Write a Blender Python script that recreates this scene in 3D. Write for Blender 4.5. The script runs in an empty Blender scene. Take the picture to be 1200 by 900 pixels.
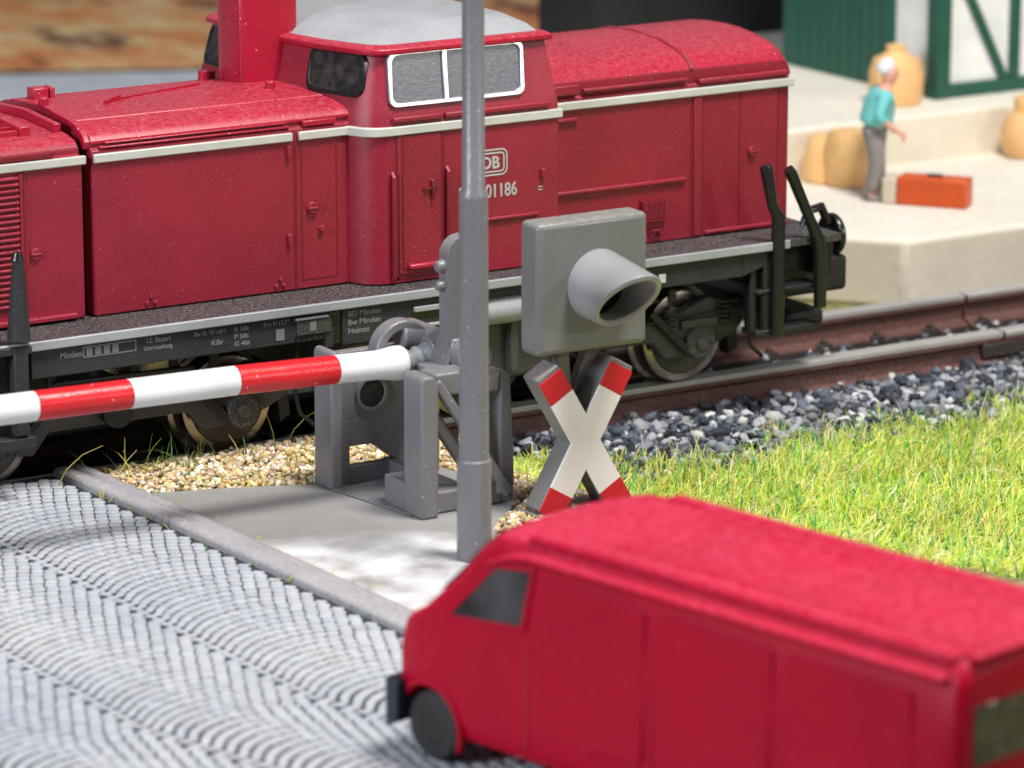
import bpy, bmesh, math, random
import numpy as np
from mathutils import Vector, Matrix
random.seed(7); rng = np.random.default_rng(11)
S = bpy.context.scene
C = S.collection
PI = math.pi

# ------------------------------------------------------------------ materials
def new_mat(name):
    m = bpy.data.materials.new(name); m.use_nodes = True
    nt = m.node_tree
    return m, nt, nt.nodes['Principled BSDF']

def coords(nt, scale=1.0, vec=(1, 1, 1)):
    g = nt.nodes.new('ShaderNodeNewGeometry')
    mp = nt.nodes.new('ShaderNodeMapping'); mp.inputs['Scale'].default_value = [scale*v for v in vec]
    nt.links.new(g.outputs['Position'], mp.inputs['Vector'])
    return mp.outputs['Vector'], g

def noise(nt, vec, scale, detail=3, rough=0.6):
    n = nt.nodes.new('ShaderNodeTexNoise'); n.inputs['Scale'].default_value = scale
    n.inputs['Detail'].default_value = detail; n.inputs['Roughness'].default_value = rough
    nt.links.new(vec, n.inputs['Vector']); return n.outputs['Fac']

def ramp(nt, fac, p0, p1, c0=(0, 0, 0, 1), c1=(1, 1, 1, 1)):
    r = nt.nodes.new('ShaderNodeValToRGB')
    r.color_ramp.elements[0].position = p0; r.color_ramp.elements[0].color = c0
    r.color_ramp.elements[1].position = p1; r.color_ramp.elements[1].color = c1
    nt.links.new(fac, r.inputs['Fac']); return r.outputs['Color']

def mixc(nt, fac, a, b, kind='MIX'):
    m = nt.nodes.new('ShaderNodeMix'); m.data_type = 'RGBA'; m.blend_type = kind
    for sock, v in ((m.inputs[0], fac), (m.inputs[6], a), (m.inputs[7], b)):
        if hasattr(v, 'is_output'): nt.links.new(v, sock)
        elif isinstance(v, (int, float)): sock.default_value = v
        else: sock.default_value = (*v, 1) if len(v) == 3 else v
    return m.outputs[2]

def mathn(nt, op, a, b=0.5):
    m = nt.nodes.new('ShaderNodeMath'); m.operation = op
    for sock, v in ((m.inputs[0], a), (m.inputs[1], b)):
        if hasattr(v, 'is_output'): nt.links.new(v, sock)
        else: sock.default_value = v
    return m.outputs[0]

def paint(name, col, rough=0.4, dust=0.0, dust_hilite_col=(.75, .62, .55), grain=0.02, gscale=60, spec=0.5, metal=0.0,
          var=0.12, coat=0.0, specks=0.0, topdust_hilite=0.0, vscale=2.0):
    """moulded / sprayed plastic: slight tonal drift, fine grain, dust and painted highlight on upward faces, tiny specks"""
    m, nt, b = new_mat(name)
    v, g = coords(nt)
    n1 = noise(nt, v, vscale, 4)
    c = mixc(nt, ramp(nt, n1, .3, .7), [x*(1-var) for x in col], [min(1, x*(1+var)) for x in col])
    n2 = noise(nt, v, gscale, 2)
    if topdust_hilite > 0 or dust > 0:
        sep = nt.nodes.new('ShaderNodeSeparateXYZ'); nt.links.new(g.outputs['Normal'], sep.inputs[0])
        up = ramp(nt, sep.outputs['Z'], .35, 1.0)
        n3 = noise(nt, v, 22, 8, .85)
        f = mathn(nt, 'MULTIPLY', up, ramp(nt, n3, .42, .62)); f = mathn(nt, 'MULTIPLY', f, topdust_hilite)
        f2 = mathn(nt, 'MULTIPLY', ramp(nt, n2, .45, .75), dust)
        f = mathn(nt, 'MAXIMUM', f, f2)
        c = mixc(nt, f, c, dust_hilite_col)
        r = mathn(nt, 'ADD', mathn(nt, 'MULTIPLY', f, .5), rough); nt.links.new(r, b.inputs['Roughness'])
    else:
        b.inputs['Roughness'].default_value = rough
    if specks > 0:
        vo = nt.nodes.new('ShaderNodeTexVoronoi'); vo.inputs['Scale'].default_value = 9
        nt.links.new(v, vo.inputs['Vector'])
        sp = ramp(nt, vo.outputs['Distance'], .05, .075, (1, 1, 1, 1), (0, 0, 0, 1))
        c = mixc(nt, mathn(nt, 'MULTIPLY', sp, specks), c, (.85, .82, .78))
    nt.links.new(c, b.inputs['Base Color'])
    b.inputs['Metallic'].default_value = metal
    b.inputs['Specular IOR Level'].default_value = spec
    b.inputs['Coat Weight'].default_value = coat; b.inputs['Coat Roughness'].default_value = .2
    if grain > 0:
        bp = nt.nodes.new('ShaderNodeBump'); bp.inputs['Strength'].default_value = .5; bp.inputs['Distance'].default_value = grain
        nt.links.new(n2, bp.inputs['Height']); nt.links.new(bp.outputs[0], b.inputs['Normal'])
    return m

def attr_mat(name, rough=0.8, bump=0.0, bscale=40, var=.0, vscale=1.0, tint=(1, 1, 1), spec=.3, trans=0.0):
    m, nt, b = new_mat(name)
    a = nt.nodes.new('ShaderNodeVertexColor'); a.layer_name = 'Col'
    v, g = coords(nt)
    c = a.outputs['Color']
    if var: c = mixc(nt, ramp(nt, noise(nt, v, vscale, 4), .35, .65), c, tint, 'MULTIPLY')
    nt.links.new(c, b.inputs['Base Color']); b.inputs['Roughness'].default_value = rough
    b.inputs['Specular IOR Level'].default_value = spec
    if bump:
        bp = nt.nodes.new('ShaderNodeBump'); bp.inputs['Distance'].default_value = bump
        nt.links.new(noise(nt, v, bscale, 3), bp.inputs['Height']); nt.links.new(bp.outputs[0], b.inputs['Normal'])
    if trans:
        tr = nt.nodes.new('ShaderNodeBsdfTranslucent'); nt.links.new(c, tr.inputs['Color'])
        mx = nt.nodes.new('ShaderNodeMixShader'); mx.inputs[0].default_value = trans
        out = nt.nodes['Material Output']
        nt.links.new(b.outputs[0], mx.inputs[1]); nt.links.new(tr.outputs[0], mx.inputs[2]); nt.links.new(mx.outputs[0], out.inputs['Surface'])
    return m

M = {}
M['red'] = paint('loco_red', (.25, .006, .022), .36, dust=.22, dust_hilite_col=(.48, .12, .16), grain=.006, gscale=95, topdust_hilite=.5, var=.16, specks=.12, vscale=.9)
M['redroof'] = paint('loco_roof_red', (.36, .004, .026), .26, dust=.10, dust_hilite_col=(.60, .20, .23), grain=.003, gscale=110, topdust_hilite=.36, var=.10, specks=.4)
M['reddark'] = paint('loco_groove_red', (.16, .004, .010), .5, grain=.0)
M['stripe'] = paint('stripe_cream', (.50, .50, .45), .45, grain=.005)
M['silver'] = paint('window_trim_silver', (.52, .52, .53), .28, metal=.7, grain=.0)
M['frame'] = paint('frame_grey', (.030, .030, .031), .5, dust=.35, dust_hilite_col=(.085, .08, .078), grain=.01, gscale=50, spec=.25)
M['black'] = paint('black_plastic', (.010, .010, .011), .22, grain=.003, specks=.0)
M['blackmatt'] = paint('black_underframe', (.010, .0095, .009), .5, dust=.35, dust_hilite_col=(.045, .04, .036), grain=.02, gscale=40)
M['bogie'] = paint('bogie_grey', (.050, .045, .042), .45, dust=.5, dust_hilite_col=(.14, .125, .11), grain=.02, gscale=50)
M['tread'] = paint('footplate_tread', (.030, .027, .028), .5, dust=.6, dust_hilite_col=(.26, .22, .22), grain=.05, gscale=42)
M['edge'] = paint('footplate_edge', (.30, .31, .33), .35, grain=.006, dust=.3, dust_hilite_col=(.55, .54, .5))
M['wheel'] = paint('wheel_steel', (.46, .40, .34), .20, metal=.95, grain=.003)
M['disc'] = paint('wheel_disc_dark', (.07, .055, .045), .4, grain=.006)
M['letter'] = paint('lettering', (.40, .39, .37), .6, grain=0)
M['letterdim'] = paint('lettering_dim', (.19, .19, .18), .6, grain=0)
M['grey'] = paint('grey_plastic', (.165, .160, .172), .30, dust=.12, dust_hilite_col=(.4, .4, .42), grain=.006, gscale=45, specks=.45, topdust_hilite=.3, var=.06)
M['greydk'] = paint('grey_plastic_signal', (.165, .165, .158), .32, grain=.004, gscale=45, topdust_hilite=.25, var=.05, specks=.15)
M['visor'] = paint('grey_plastic_visor', (.28, .28, .285), .28, grain=.002, var=.05)
M['lens'] = paint('lamp_lens', (.012, .010, .009), .15, grain=0)
M['armwhite'] = paint('arm_white', (.80, .80, .79), .22, grain=.004, var=.03, specks=0)
M['armred'] = paint('arm_red', (.62, .012, .018), .25, grain=.006, var=.08, specks=.7)
M['signwhite'] = paint('sign_white', (.82, .80, .78), .5, grain=.004, var=.05)
M['signred'] = paint('sign_red', (.55, .006, .02), .4, grain=.004, var=.06)
M['vanred'] = paint('van_red', (.38, .000, .018), .42, dust=.0, dust_hilite_col=(.80, .13, .24), grain=.003, gscale=70, topdust_hilite=.42, var=.10, vscale=1.2, coat=.0, spec=.16, specks=.12)  # pink top tint: roof and gutter highlights painted in along with dust
M['vanseam'] = paint('van_seam', (.34, .001, .014), .5, grain=0)
M['vanplastic'] = paint('van_dark_plastic', (.012, .018, .034), .45, grain=.004)
M['tyre'] = paint('tyre', (.02, .02, .02), .7, grain=.01)
M['rail'] = paint('rail_side_rust', (.115, .048, .040), .5, dust=.45, dust_hilite_col=(.26, .17, .145), grain=.015, gscale=30)
M['railtop'] = paint('rail_top', (.50, .48, .46), .38, metal=.35, dust=.35, dust_hilite_col=(.40, .36, .33), grain=.008, gscale=22)
M['sleeper'] = paint('sleeper', (.035, .026, .024), .55, dust=.4, dust_hilite_col=(.12, .09, .09), grain=.02, gscale=25)
M['platform'] = paint('platform_beige', (.74, .67, .54), .7, grain=.01, gscale=10, var=.10, topdust_hilite=.85, dust_hilite_col=(.90, .90, .87), vscale=.8)
M['green'] = paint('timber_green', (.012, .085, .055), .5, grain=.02, gscale=9)
M['panelwhite'] = paint('infill_white', (.82, .82, .80), .7, grain=.01, gscale=12)
M['filler'] = paint('filler_black', (.006, .006, .007), .6, grain=.01)
M['rooftile'] = paint('roof_dark', (.09, .035, .025), .7, grain=.03, gscale=9)
M['tan'] = paint('sack_tan', (.80, .48, .20), .65, grain=.03, gscale=14, var=.15, dust=.3, dust_hilite_col=(.9, .6, .3))
M['orange'] = paint('suitcase_orange', (.62, .085, .012), .4, grain=.01, var=.1)
M['cream'] = paint('suitcase_cream', (.62, .55, .42), .5, grain=.01)
M['skin'] = paint('skin', (.72, .36, .26), .5, grain=0)
M['hair'] = paint('hair_white', (.80, .80, .84), .6, grain=.01, gscale=40)
M['turq'] = paint('shirt_turquoise', (.18, .60, .60), .55, grain=.01)
M['trous'] = paint('trousers_grey', (.26, .23, .23), .6, grain=.01)
M['navy'] = paint('bag_navy', (.02, .04, .09), .5, grain=.01)
M['kerb'] = paint('kerb_grey', (.34, .32, .33), .6, dust=.35, dust_hilite_col=(.52, .49, .48), grain=.02, gscale=22, var=.12)
M['stone'] = attr_mat('cobble', .6, bump=.01, bscale=30, var=1, vscale=.55, tint=(.84, .87, .92))
M['joint'] = paint('cobble_joint', (.022, .03, .045), .8, grain=.01)
M['rock'] = attr_mat('ballast_stone', .6, bump=.012, bscale=30)
M['peb'] = attr_mat('gravel_stone', .6, bump=.01, bscale=40)
M['blade'] = attr_mat('grass_blade', .5, trans=.5)

def glass_mat():
    m, nt, b = new_mat('dusty_glass')
    v, g = coords(nt, 1, (6, 6, 26))
    n = noise(nt, v, 3.0, 5, .7)
    c = mixc(nt, ramp(nt, n, .35, .7), (.03, .035, .045), (.15, .15, .18))
    nt.links.new(c, b.inputs['Base Color']); b.inputs['Roughness'].default_value = .3
    b.inputs['Coat Weight'].default_value = .25
    return m
M['glass'] = glass_mat()
def glass_dark():
    m, nt, b = new_mat('dark_glass')
    v, g = coords(nt)
    c = mixc(nt, ramp(nt, noise(nt, v, 7, 4), .4, .7), (.008, .008, .008), (.07, .05, .045))
    nt.links.new(c, b.inputs['Base Color']); b.inputs['Roughness'].default_value = .08; b.inputs['Coat Weight'].default_value = .5
    return m
M['glassdk'] = glass_dark()
def van_glass():
    m, nt, b = new_mat('van_glass')
    v, g = coords(nt)
    c = mixc(nt, ramp(nt, noise(nt, v, 1.4, 2), .4, .65), (.012, .011, .014), (.07, .065, .07))
    nt.links.new(c, b.inputs['Base Color']); b.inputs['Roughness'].default_value = .25; b.inputs['Coat Weight'].default_value = .0; b.inputs['Specular IOR Level'].default_value = .3
    return m
M['vanglass'] = van_glass()

def ground_mat():
    m, nt, b = new_mat('soil')
    v, g = coords(nt)
    c = mixc(nt, ramp(nt, noise(nt, v, 9, 5, .7), .35, .65), (.12, .11, .05), (.34, .34, .12))
    nt.links.new(c, b.inputs['Base Color']); b.inputs['Roughness'].default_value = .9
    bp = nt.nodes.new('ShaderNodeBump'); bp.inputs['Distance'].default_value = .04
    nt.links.new(noise(nt, v, 18, 4), bp.inputs['Height']); nt.links.new(bp.outputs[0], b.inputs['Normal'])
    return m
M['soil'] = ground_mat()
def bank_mat():
    m, nt, b = new_mat('brown_gravel_bank')
    v, g = coords(nt, 1, (.8, .35, 1))
    c = mixc(nt, ramp(nt, noise(nt, v, 1.6, 4), .38, .62), (.62, .22, .07), (.74, .56, .28))
    c = mixc(nt, ramp(nt, noise(nt, v, 1.0, 3), .54, .64), c, (.12, .04, .025))
    nt.links.new(c, b.inputs['Base Color']); b.inputs['Roughness'].default_value = .9
    return m
M['bank'] = bank_mat()
def far_road_mat():
    m, nt, b = new_mat('pale_asphalt')
    v, g = coords(nt)
    c = mixc(nt, ramp(nt, noise(nt, v, 1.2, 3), .3, .7), (.42, .45, .52), (.56, .59, .66))
    nt.links.new(c, b.inputs['Base Color']); b.inputs['Roughness'].default_value = .8
    return m
M['farroad'] = far_road_mat()
def pad_mat():
    m, nt, b = new_mat('concrete_ramp')
    v, g = coords(nt)
    c = mixc(nt, ramp(nt, noise(nt, v, 2.5, 4), .3, .7), (.30, .292, .285), (.345, .335, .325))
    c = mixc(nt, mathn(nt, 'MULTIPLY', ramp(nt, noise(nt, v, 90, 2), .35, .7), .35), c, (.19, .185, .18))
    # worn whitewash: patches that run along the lower part of the ramp
    sep = nt.nodes.new('ShaderNodeSeparateXYZ'); nt.links.new(v, sep.inputs[0])
    t = mathn(nt, 'ADD', mathn(nt, 'MULTIPLY', sep.outputs['X'], -.55), mathn(nt, 'MULTIPLY', sep.outputs['Y'], -1.0))   # grows towards the road end
    f = ramp(nt, mathn(nt, 'ADD', mathn(nt, 'MULTIPLY', mathn(nt, 'SUBTRACT', t, 6.75), .8), mathn(nt, 'MULTIPLY', noise(nt, v, 1.1, 3), .9)), .38, .85)
    f = mathn(nt, 'MULTIPLY', f, ramp(nt, noise(nt, v, 1.7, 3), .30, .66))
    c = mixc(nt, f, c, (.86, .85, .86))
    nt.links.new(c, b.inputs['Base Color']); b.inputs['Roughness'].default_value = .38
    bp = nt.nodes.new('ShaderNodeBump'); bp.inputs['Distance'].default_value = .012
    nt.links.new(mixc(nt, .3, noise(nt, v, 2.5, 4), noise(nt, v, 60, 2)), bp.inputs['Height']); nt.links.new(bp.outputs[0], b.inputs['Normal'])
    return m
M['pad'] = pad_mat()

# ------------------------------------------------------------------ mesh helpers
class MB:
    def __init__(s): s.v = []; s.f = []
    def add(s, vs, fs):
        o = len(s.v); s.v += [tuple(v) for v in vs]; s.f += [tuple(i+o for i in f) for f in fs]; return s
    def box(s, a, b, rz=0, piv=None):
        x0, y0, z0 = a; x1, y1, z1 = b
        vs = [(x0,y0,z0),(x1,y0,z0),(x1,y1,z0),(x0,y1,z0),(x0,y0,z1),(x1,y0,z1),(x1,y1,z1),(x0,y1,z1)]
        return s.add(vs, [(0,3,2,1),(4,5,6,7),(0,1,5,4),(1,2,6,5),(2,3,7,6),(3,0,4,7)])
    def loft(s, rings, cap=True):
        n = len(rings[0]); o = len(s.v); vs = [p for r in rings for p in r]; fs = []
        for k in range(len(rings)-1):
            for i in range(n):
                j = (i+1) % n; fs.append((k*n+i, k*n+j, (k+1)*n+j, (k+1)*n+i))
        if cap: fs += [tuple(reversed(range(n))), tuple(range((len(rings)-1)*n, len(rings)*n))]
        return s.add(vs, fs)
    def prism(s, poly, axis, a, b):
        def mk(p, t):
            if axis == 'x': return (t, p[0], p[1])
            if axis == 'y': return (p[0], t, p[1])
            return (p[0], p[1], t)
        return s.loft([[mk(p, a) for p in poly], [mk(p, b) for p in poly]])
    def tube(s, pts, rad, n=16, cap=True):
        pts = [Vector(p) for p in pts]
        if not hasattr(rad, '__len__'): rad = [rad]*len(pts)
        rings = []; prev = None
        for i, p in enumerate(pts):
            t = (pts[min(i+1, len(pts)-1)] - pts[max(i-1, 0)]).normalized()
            if prev is None:
                a = Vector((0, 0, 1)) if abs(t.z) < .9 else Vector((1, 0, 0))
                u = t.cross(a).normalized()
            else: u = (prev - t*prev.dot(t)).normalized()
            prev = u; w = t.cross(u)
            rings.append([p + (u*math.cos(2*PI*k/n) + w*math.sin(2*PI*k/n))*rad[i] for k in range(n)])
        return s.loft(rings, cap)
    def cyl(s, a, b, r, n=24): return s.tube([a, b], r, n)
    def bar(s, a, b, w, h, up=(0, 1, 0)):
        a = Vector(a); b = Vector(b); t = (b-a).normalized(); u = Vector(up); u = (u - t*u.dot(t)).normalized(); q = t.cross(u)
        r = lambda p: [p+u*w/2+q*h/2, p-u*w/2+q*h/2, p-u*w/2-q*h/2, p+u*w/2-q*h/2]
        return s.loft([r(a), r(b)])
    def build(s, name, mat, parent=None, bevel=0, seg=2, smooth=True, origin=None):
        me = bpy.data.meshes.new(name); me.from_pydata(s.v, [], s.f); me.validate()
        bm = bmesh.new(); bm.from_mesh(me); bmesh.ops.recalc_face_normals(bm, faces=bm.faces); bm.to_mesh(me); bm.free()
        o = bpy.data.objects.new(name, me); C.objects.link(o)
        me.materials.append(mat)
        if smooth:
            for p in me.polygons: p.use_smooth = True
            me.set_sharp_from_angle(angle=math.radians(35))
        if bevel:
            bv = o.modifiers.new('bevel', 'BEVEL'); bv.width = bevel; bv.segments = seg; bv.limit_method = 'ANGLE'; bv.angle_limit = math.radians(35)
            bv.harden_normals = False
        if parent is not None:
            o.parent = parent
            o.matrix_parent_inverse = world(parent).inverted()
        return o

def world(o):
    m = Matrix.LocRotScale(o.location, o.rotation_euler, o.scale)
    if o.parent: return world(o.parent) @ o.matrix_parent_inverse @ m
    return m
def empty(name, loc, label, cat, group=None, rz=0):
    o = bpy.data.objects.new(name, None); C.objects.link(o); o.location = loc; o.rotation_euler.z = rz
    o.empty_display_size = .2
    o['label'] = label; o['category'] = cat
    if group: o['group'] = group
    return o
def tag(o, label, cat, group=None, kind=None):
    if label: o['label'] = label
    if cat: o['category'] = cat
    if group: o['group'] = group
    if kind: o['kind'] = kind
    return o
def struct(o): o['kind'] = 'structure'; return o
def loose(o, pad=.012):
    """each detached group of pieces becomes a part of its own"""
    me = o.data; n = len(me.vertices); par = list(range(n))
    def fd(i):
        while par[i] != i: par[i] = par[par[i]]; i = par[i]
        return i
    for e in me.edges:
        a, b = fd(e.vertices[0]), fd(e.vertices[1])
        if a != b: par[a] = b
    isl = {}
    for i in range(n): isl.setdefault(fd(i), []).append(i)
    grp = [[set(v), [min(me.vertices[i].co[k] for i in v)-pad for k in range(3)], [max(me.vertices[i].co[k] for i in v)+pad for k in range(3)]] for v in isl.values()]
    merged = True
    while merged:
        merged = False
        for i in range(len(grp)):
            for j in range(i+1, len(grp)):
                if all(grp[i][1][k] <= grp[j][2][k] and grp[j][1][k] <= grp[i][2][k] for k in range(3)):
                    grp[i] = [grp[i][0] | grp[j][0], [min(a, b) for a, b in zip(grp[i][1], grp[j][1])], [max(a, b) for a, b in zip(grp[i][2], grp[j][2])]]
                    del grp[j]; merged = True; break
            if merged: break
    out = [o]; src = me.copy()
    for g in grp[1:]:
        c = o.copy(); c.data = src.copy(); C.objects.link(c); c.parent = o.parent; c.matrix_parent_inverse = o.matrix_parent_inverse.copy(); out.append(c)
    for ob, g in zip(out, grp):
        bm = bmesh.new(); bm.from_mesh(ob.data); bm.verts.ensure_lookup_table(); bmesh.ops.delete(bm, geom=[v for v in bm.verts if v.index not in g[0]], context='VERTS'); bm.to_mesh(ob.data); bm.free()
    return out
def halves(o, axis=1, at=0.0):
    """two mirrored pieces of one build become two parts"""
    o2 = o.copy(); o2.data = o.data.copy(); C.objects.link(o2); o2.parent = o.parent; o2.matrix_parent_inverse = o.matrix_parent_inverse.copy()
    for ob, keep in ((o, 1), (o2, -1)):
        bm = bmesh.new(); bm.from_mesh(ob.data); bmesh.ops.delete(bm, geom=[v for v in bm.verts if (v.co[axis]-at)*keep <= 0], context='VERTS'); bm.to_mesh(ob.data); bm.free()
    return o, o2
def big_mesh(name, verts, faces, cols, mat, parent=None, smooth=False):
    """verts Nx3, faces list/array of index rows of equal length, cols per-face rgb"""
    faces = np.asarray(faces, dtype=np.int32); nf, k = faces.shape
    me = bpy.data.meshes.new(name)
    me.vertices.add(len(verts)); me.vertices.foreach_set('co', np.asarray(verts, dtype=np.float32).ravel())
    me.loops.add(nf*k); me.loops.foreach_set('vertex_index', faces.ravel())
    me.polygons.add(nf); me.polygons.foreach_set('loop_start', np.arange(0, nf*k, k, dtype=np.int32))
    me.update(calc_edges=True); me.validate()
    if cols is not None:
        ca = me.color_attributes.new('Col', 'FLOAT_COLOR', 'CORNER')
        cc = np.ones((nf*k, 4), dtype=np.float32); cc[:, :3] = np.repeat(np.asarray(cols, dtype=np.float32), k, axis=0)
        ca.data.foreach_set('color', cc.ravel())
    o = bpy.data.objects.new(name, me); C.objects.link(o); me.materials.append(mat)
    if parent: o.parent = parent
    return o
def text_mesh(name, body, size, loc, mat, parent, rot=(PI/2, 0, 0), depth=.004, sx=1.0, bold=0.0, align='LEFT'):
    cu = bpy.data.curves.new(name+'_c', 'FONT'); cu.body = body; cu.size = size; cu.extrude = depth; cu.offset = bold; cu.align_x = align
    t = bpy.data.objects.new(name+'_t', cu); C.objects.link(t)
    dg = bpy.context.evaluated_depsgraph_get()
    me = bpy.data.meshes.new_from_object(t.evaluated_get(dg)); bpy.data.objects.remove(t); bpy.data.curves.remove(cu)
    me.transform(Matrix.Translation(Vector(loc)) @ Matrix.Rotation(rot[2], 4, 'Z') @ Matrix.Rotation(rot[0], 4, 'X') @ Matrix.Diagonal((sx, 1, 1, 1)))
    me.materials.clear(); me.materials.append(mat); me.name = name
    o = bpy.data.objects.new(name, me); C.objects.link(o); o.parent = parent; o.matrix_parent_inverse = world(parent).inverted()
    return o

# ------------------------------------------------------------------ the setting
def sstep(t): t = min(1, max(0, t)); return t*t*(3-2*t)
def gh(x, y):
    """ground height: level with the rail head at the crossing, falling to the trackbed on the right"""
    e = -3.35 + max(0, (-y-3.2))*.42     # edge of the raised crossing area
    h = .03 - .37*sstep((x-e)/1.0)
    if y > -.95: h = -.33 - .05*sstep((y-1)/1.0)
    h = h if y <= -.95 else -.33
    return h
def make_ground():
    xs = list(np.arange(-3.8, 9, .2)); xs = [-60, -30, -14, -9] + list(np.arange(-8, -3.8, .35)) + xs + [12, 20, 40, 90]
    ys = [-40, -20, -12] + list(np.arange(-10, -1.0, .25)) + [-.96, -.94, 2, 6, 12, 30, 60, 120]
    vs = [(x, y, gh(x, y) + (random.uniform(-.015, .015) if -9 < x < 9 and -9 < y < -1 else 0) - (.04 if x < -5.5 and y < -.95 else 0)) for y in ys for x in xs]
    n = len(xs); fs = [(j*n+i, j*n+i+1, (j+1)*n+i+1, (j+1)*n+i) for j in range(len(ys)-1) for i in range(n-1)]
    mb = MB(); mb.add(vs, fs); struct(mb.build('ground', M['soil'], smooth=False))
make_ground()

KERB = [(-6.34, -.85), (-6.24, -2.6), (-6.14, -5.0), (-6.05, -7.2), (-5.5, -9.0), (-4.6, -12.0), (-3.8, -16)]
def kx(y):
    for (x0, y0), (x1, y1) in zip(KERB, KERB[1:]):
        if y >= y1: return x0 + (x1-x0)*(y0-y)/(y0-y1)
    return KERB[-1][0]
def kerb_prism():
    mb = MB(); rings = []
    for x, y in KERB:
        rings.append([(x-.17, y, -.1), (x-.17, y, .075), (x-.15, y, .10), (x-.055, y, .105), (x-.035, y, .085), (x+.0, y, .085), (x+.02, y, .105), (x+.10, y, .10), (x+.12, y, .085), (x+.12, y, -.1)])
    mb.loft(rings); return mb
struct(kerb_prism().build('kerb', M['kerb'], bevel=.008, seg=2))
# joint bed under the cobbles
mb = MB(); pts = [(-14, -.82)] + [(-6.4, -.82)] + [(x-.12, y) for x, y in KERB[1:]] + [(-14, -16)]
mb.add([(x, y, .028) for x, y in pts], [tuple(range(len(pts)))]); struct(mb.build('road_bed', M['joint'], smooth=False))
def cobbles():
    W = 1.32; R = W*.60; s = .116; tw = .100
    V = []; F = []; COL = []
    prof = [(0, 0)]
    half = W/2; amax = math.asin(half/R*.985)
    nst = int(round(2*amax*R/tw)); da = 2*amax/nst
    for b in range(0, 7):
        # local u runs from the kerb to the left, v runs along the kerb toward the viewer (-y)
        uc = W*(b+.5) - .05
        ph = random.uniform(0, s)
        for k in range(-18, 145):
            v0 = k*s + ph
            off = (.5 if k % 2 else 0)*da*.9 + random.uniform(-.06, .06)*da
            for i in range(nst):
                a = -amax + da*(i+.5) + (off if 0 < i < nst-1 else 0)
                u = uc + R*math.sin(a); v = v0 + R*(math.cos(a))   # arcs bulge toward the viewer
                y = -.6 - (v0 - R*math.cos(a)) - R*.3
                if not (-13 < y < -.93): continue
                x = kx(y) - .19 - u
                if x > kx(y) - .22 or x < -13.5: continue
                # only build what lies near the view
                if x < -9.5 - .62*(-y) - 1.0: continue
                tx, ty = -math.cos(a), -math.sin(a)*1.0           # tangent in (x,y)
                ang = math.atan2(ty, tx) + random.gauss(0, .018)
                lt = da*R*.5*random.uniform(.93, .99); ln = s*max(.42, math.cos(a))*.5*random.uniform(.80, .87)
                ca, sa = math.cos(ang), math.sin(ang)
                z0 = .03; z1 = .046 + random.gauss(0, .0012); tilt = random.gauss(0, .015), random.gauss(0, .015)
                base = len(V)
                x += random.gauss(0, .0015); y += random.gauss(0, .0015)
                def P(p, q, z): V.append((x + p*ca - q*sa, y + p*sa + q*ca, z + (p*tilt[0]+q*tilt[1] if z > z0 else 0)))
                c_ = .72
                for (zz, k2) in ((z0, 1.0), (z1-.008, .99), (z1, .84)):
                    L, N = lt*k2, ln*k2
                    for p, q in ((-L, -N*c_), (-L*c_, -N), (L*c_, -N), (L, -N*c_), (L, N*c_), (L*c_, N), (-L*c_, N), (-L, N*c_)): P(p, q, zz)
                P(0, 0, z1+.004)
                g = random.gauss(.45, .022); t = random.gauss(0, .012)
                col = (g*(1+t)*.965, g*.985, g*(1-t)*1.02)
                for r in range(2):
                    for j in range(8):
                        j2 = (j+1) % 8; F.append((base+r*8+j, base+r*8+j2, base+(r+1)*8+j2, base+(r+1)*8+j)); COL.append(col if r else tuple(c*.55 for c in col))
                for j in range(0, 8, 2):
                    F.append((base+16+j, base+16+(j+1) % 8, base+16+(j+2) % 8, base+24)); COL.append(col)
    return V, F, COL
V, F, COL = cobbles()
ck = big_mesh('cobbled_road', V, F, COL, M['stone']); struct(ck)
# concrete ramp beside the kerb
PAD = [(-6.2, -1.80), (-5.4, -2.05), (-4.85, -2.28), (-4.2, -2.25), (-3.62, -2.35), (-3.5, -3.5), (-4.28, -4.3), (-4.45, -5.4), (-4.5, -9), (-5.38, -9), (-5.93, -7.2), (-6.02, -5.0), (-6.12, -2.6)]
mb = MB(); mb.prism(PAD, 'z', -.05, .055); struct(mb.build('concrete_ramp', M['pad'], bevel=.012))
mb = MB(); mb.add([(-12, -.93, -.322), (12, -.93, -.322), (12, 1.6, -.322), (-12, 1.6, -.322)], [(0, 1, 2, 3)]); struct(mb.build('track_bed', M['blackmatt'], smooth=False))
# background sheets
mb = MB(); mb.add([(-40, 9.5, -.322), (60, 6.5+9, -.322), (60, 6.2, -.322)], [(0, 1, 2)])
def sheet(name, pts, z, mat):
    mb = MB(); mb.add([(x, y, z) for x, y in pts], [tuple(range(len(pts)))]); struct(mb.build(name, mat, smooth=False))
sheet('far_road', [(-25, 8), (7.0, 8), (7.0, 17.4), (2.6, 19.4), (-25, 31)], -.30, M['farroad'])
sheet('brown_gravel', [(-25, 31.2), (2.6, 19.6), (7.2, 17.5), (40, 9.5), (40, 90), (-60, 90)], -.29, M['bank'])

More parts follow.
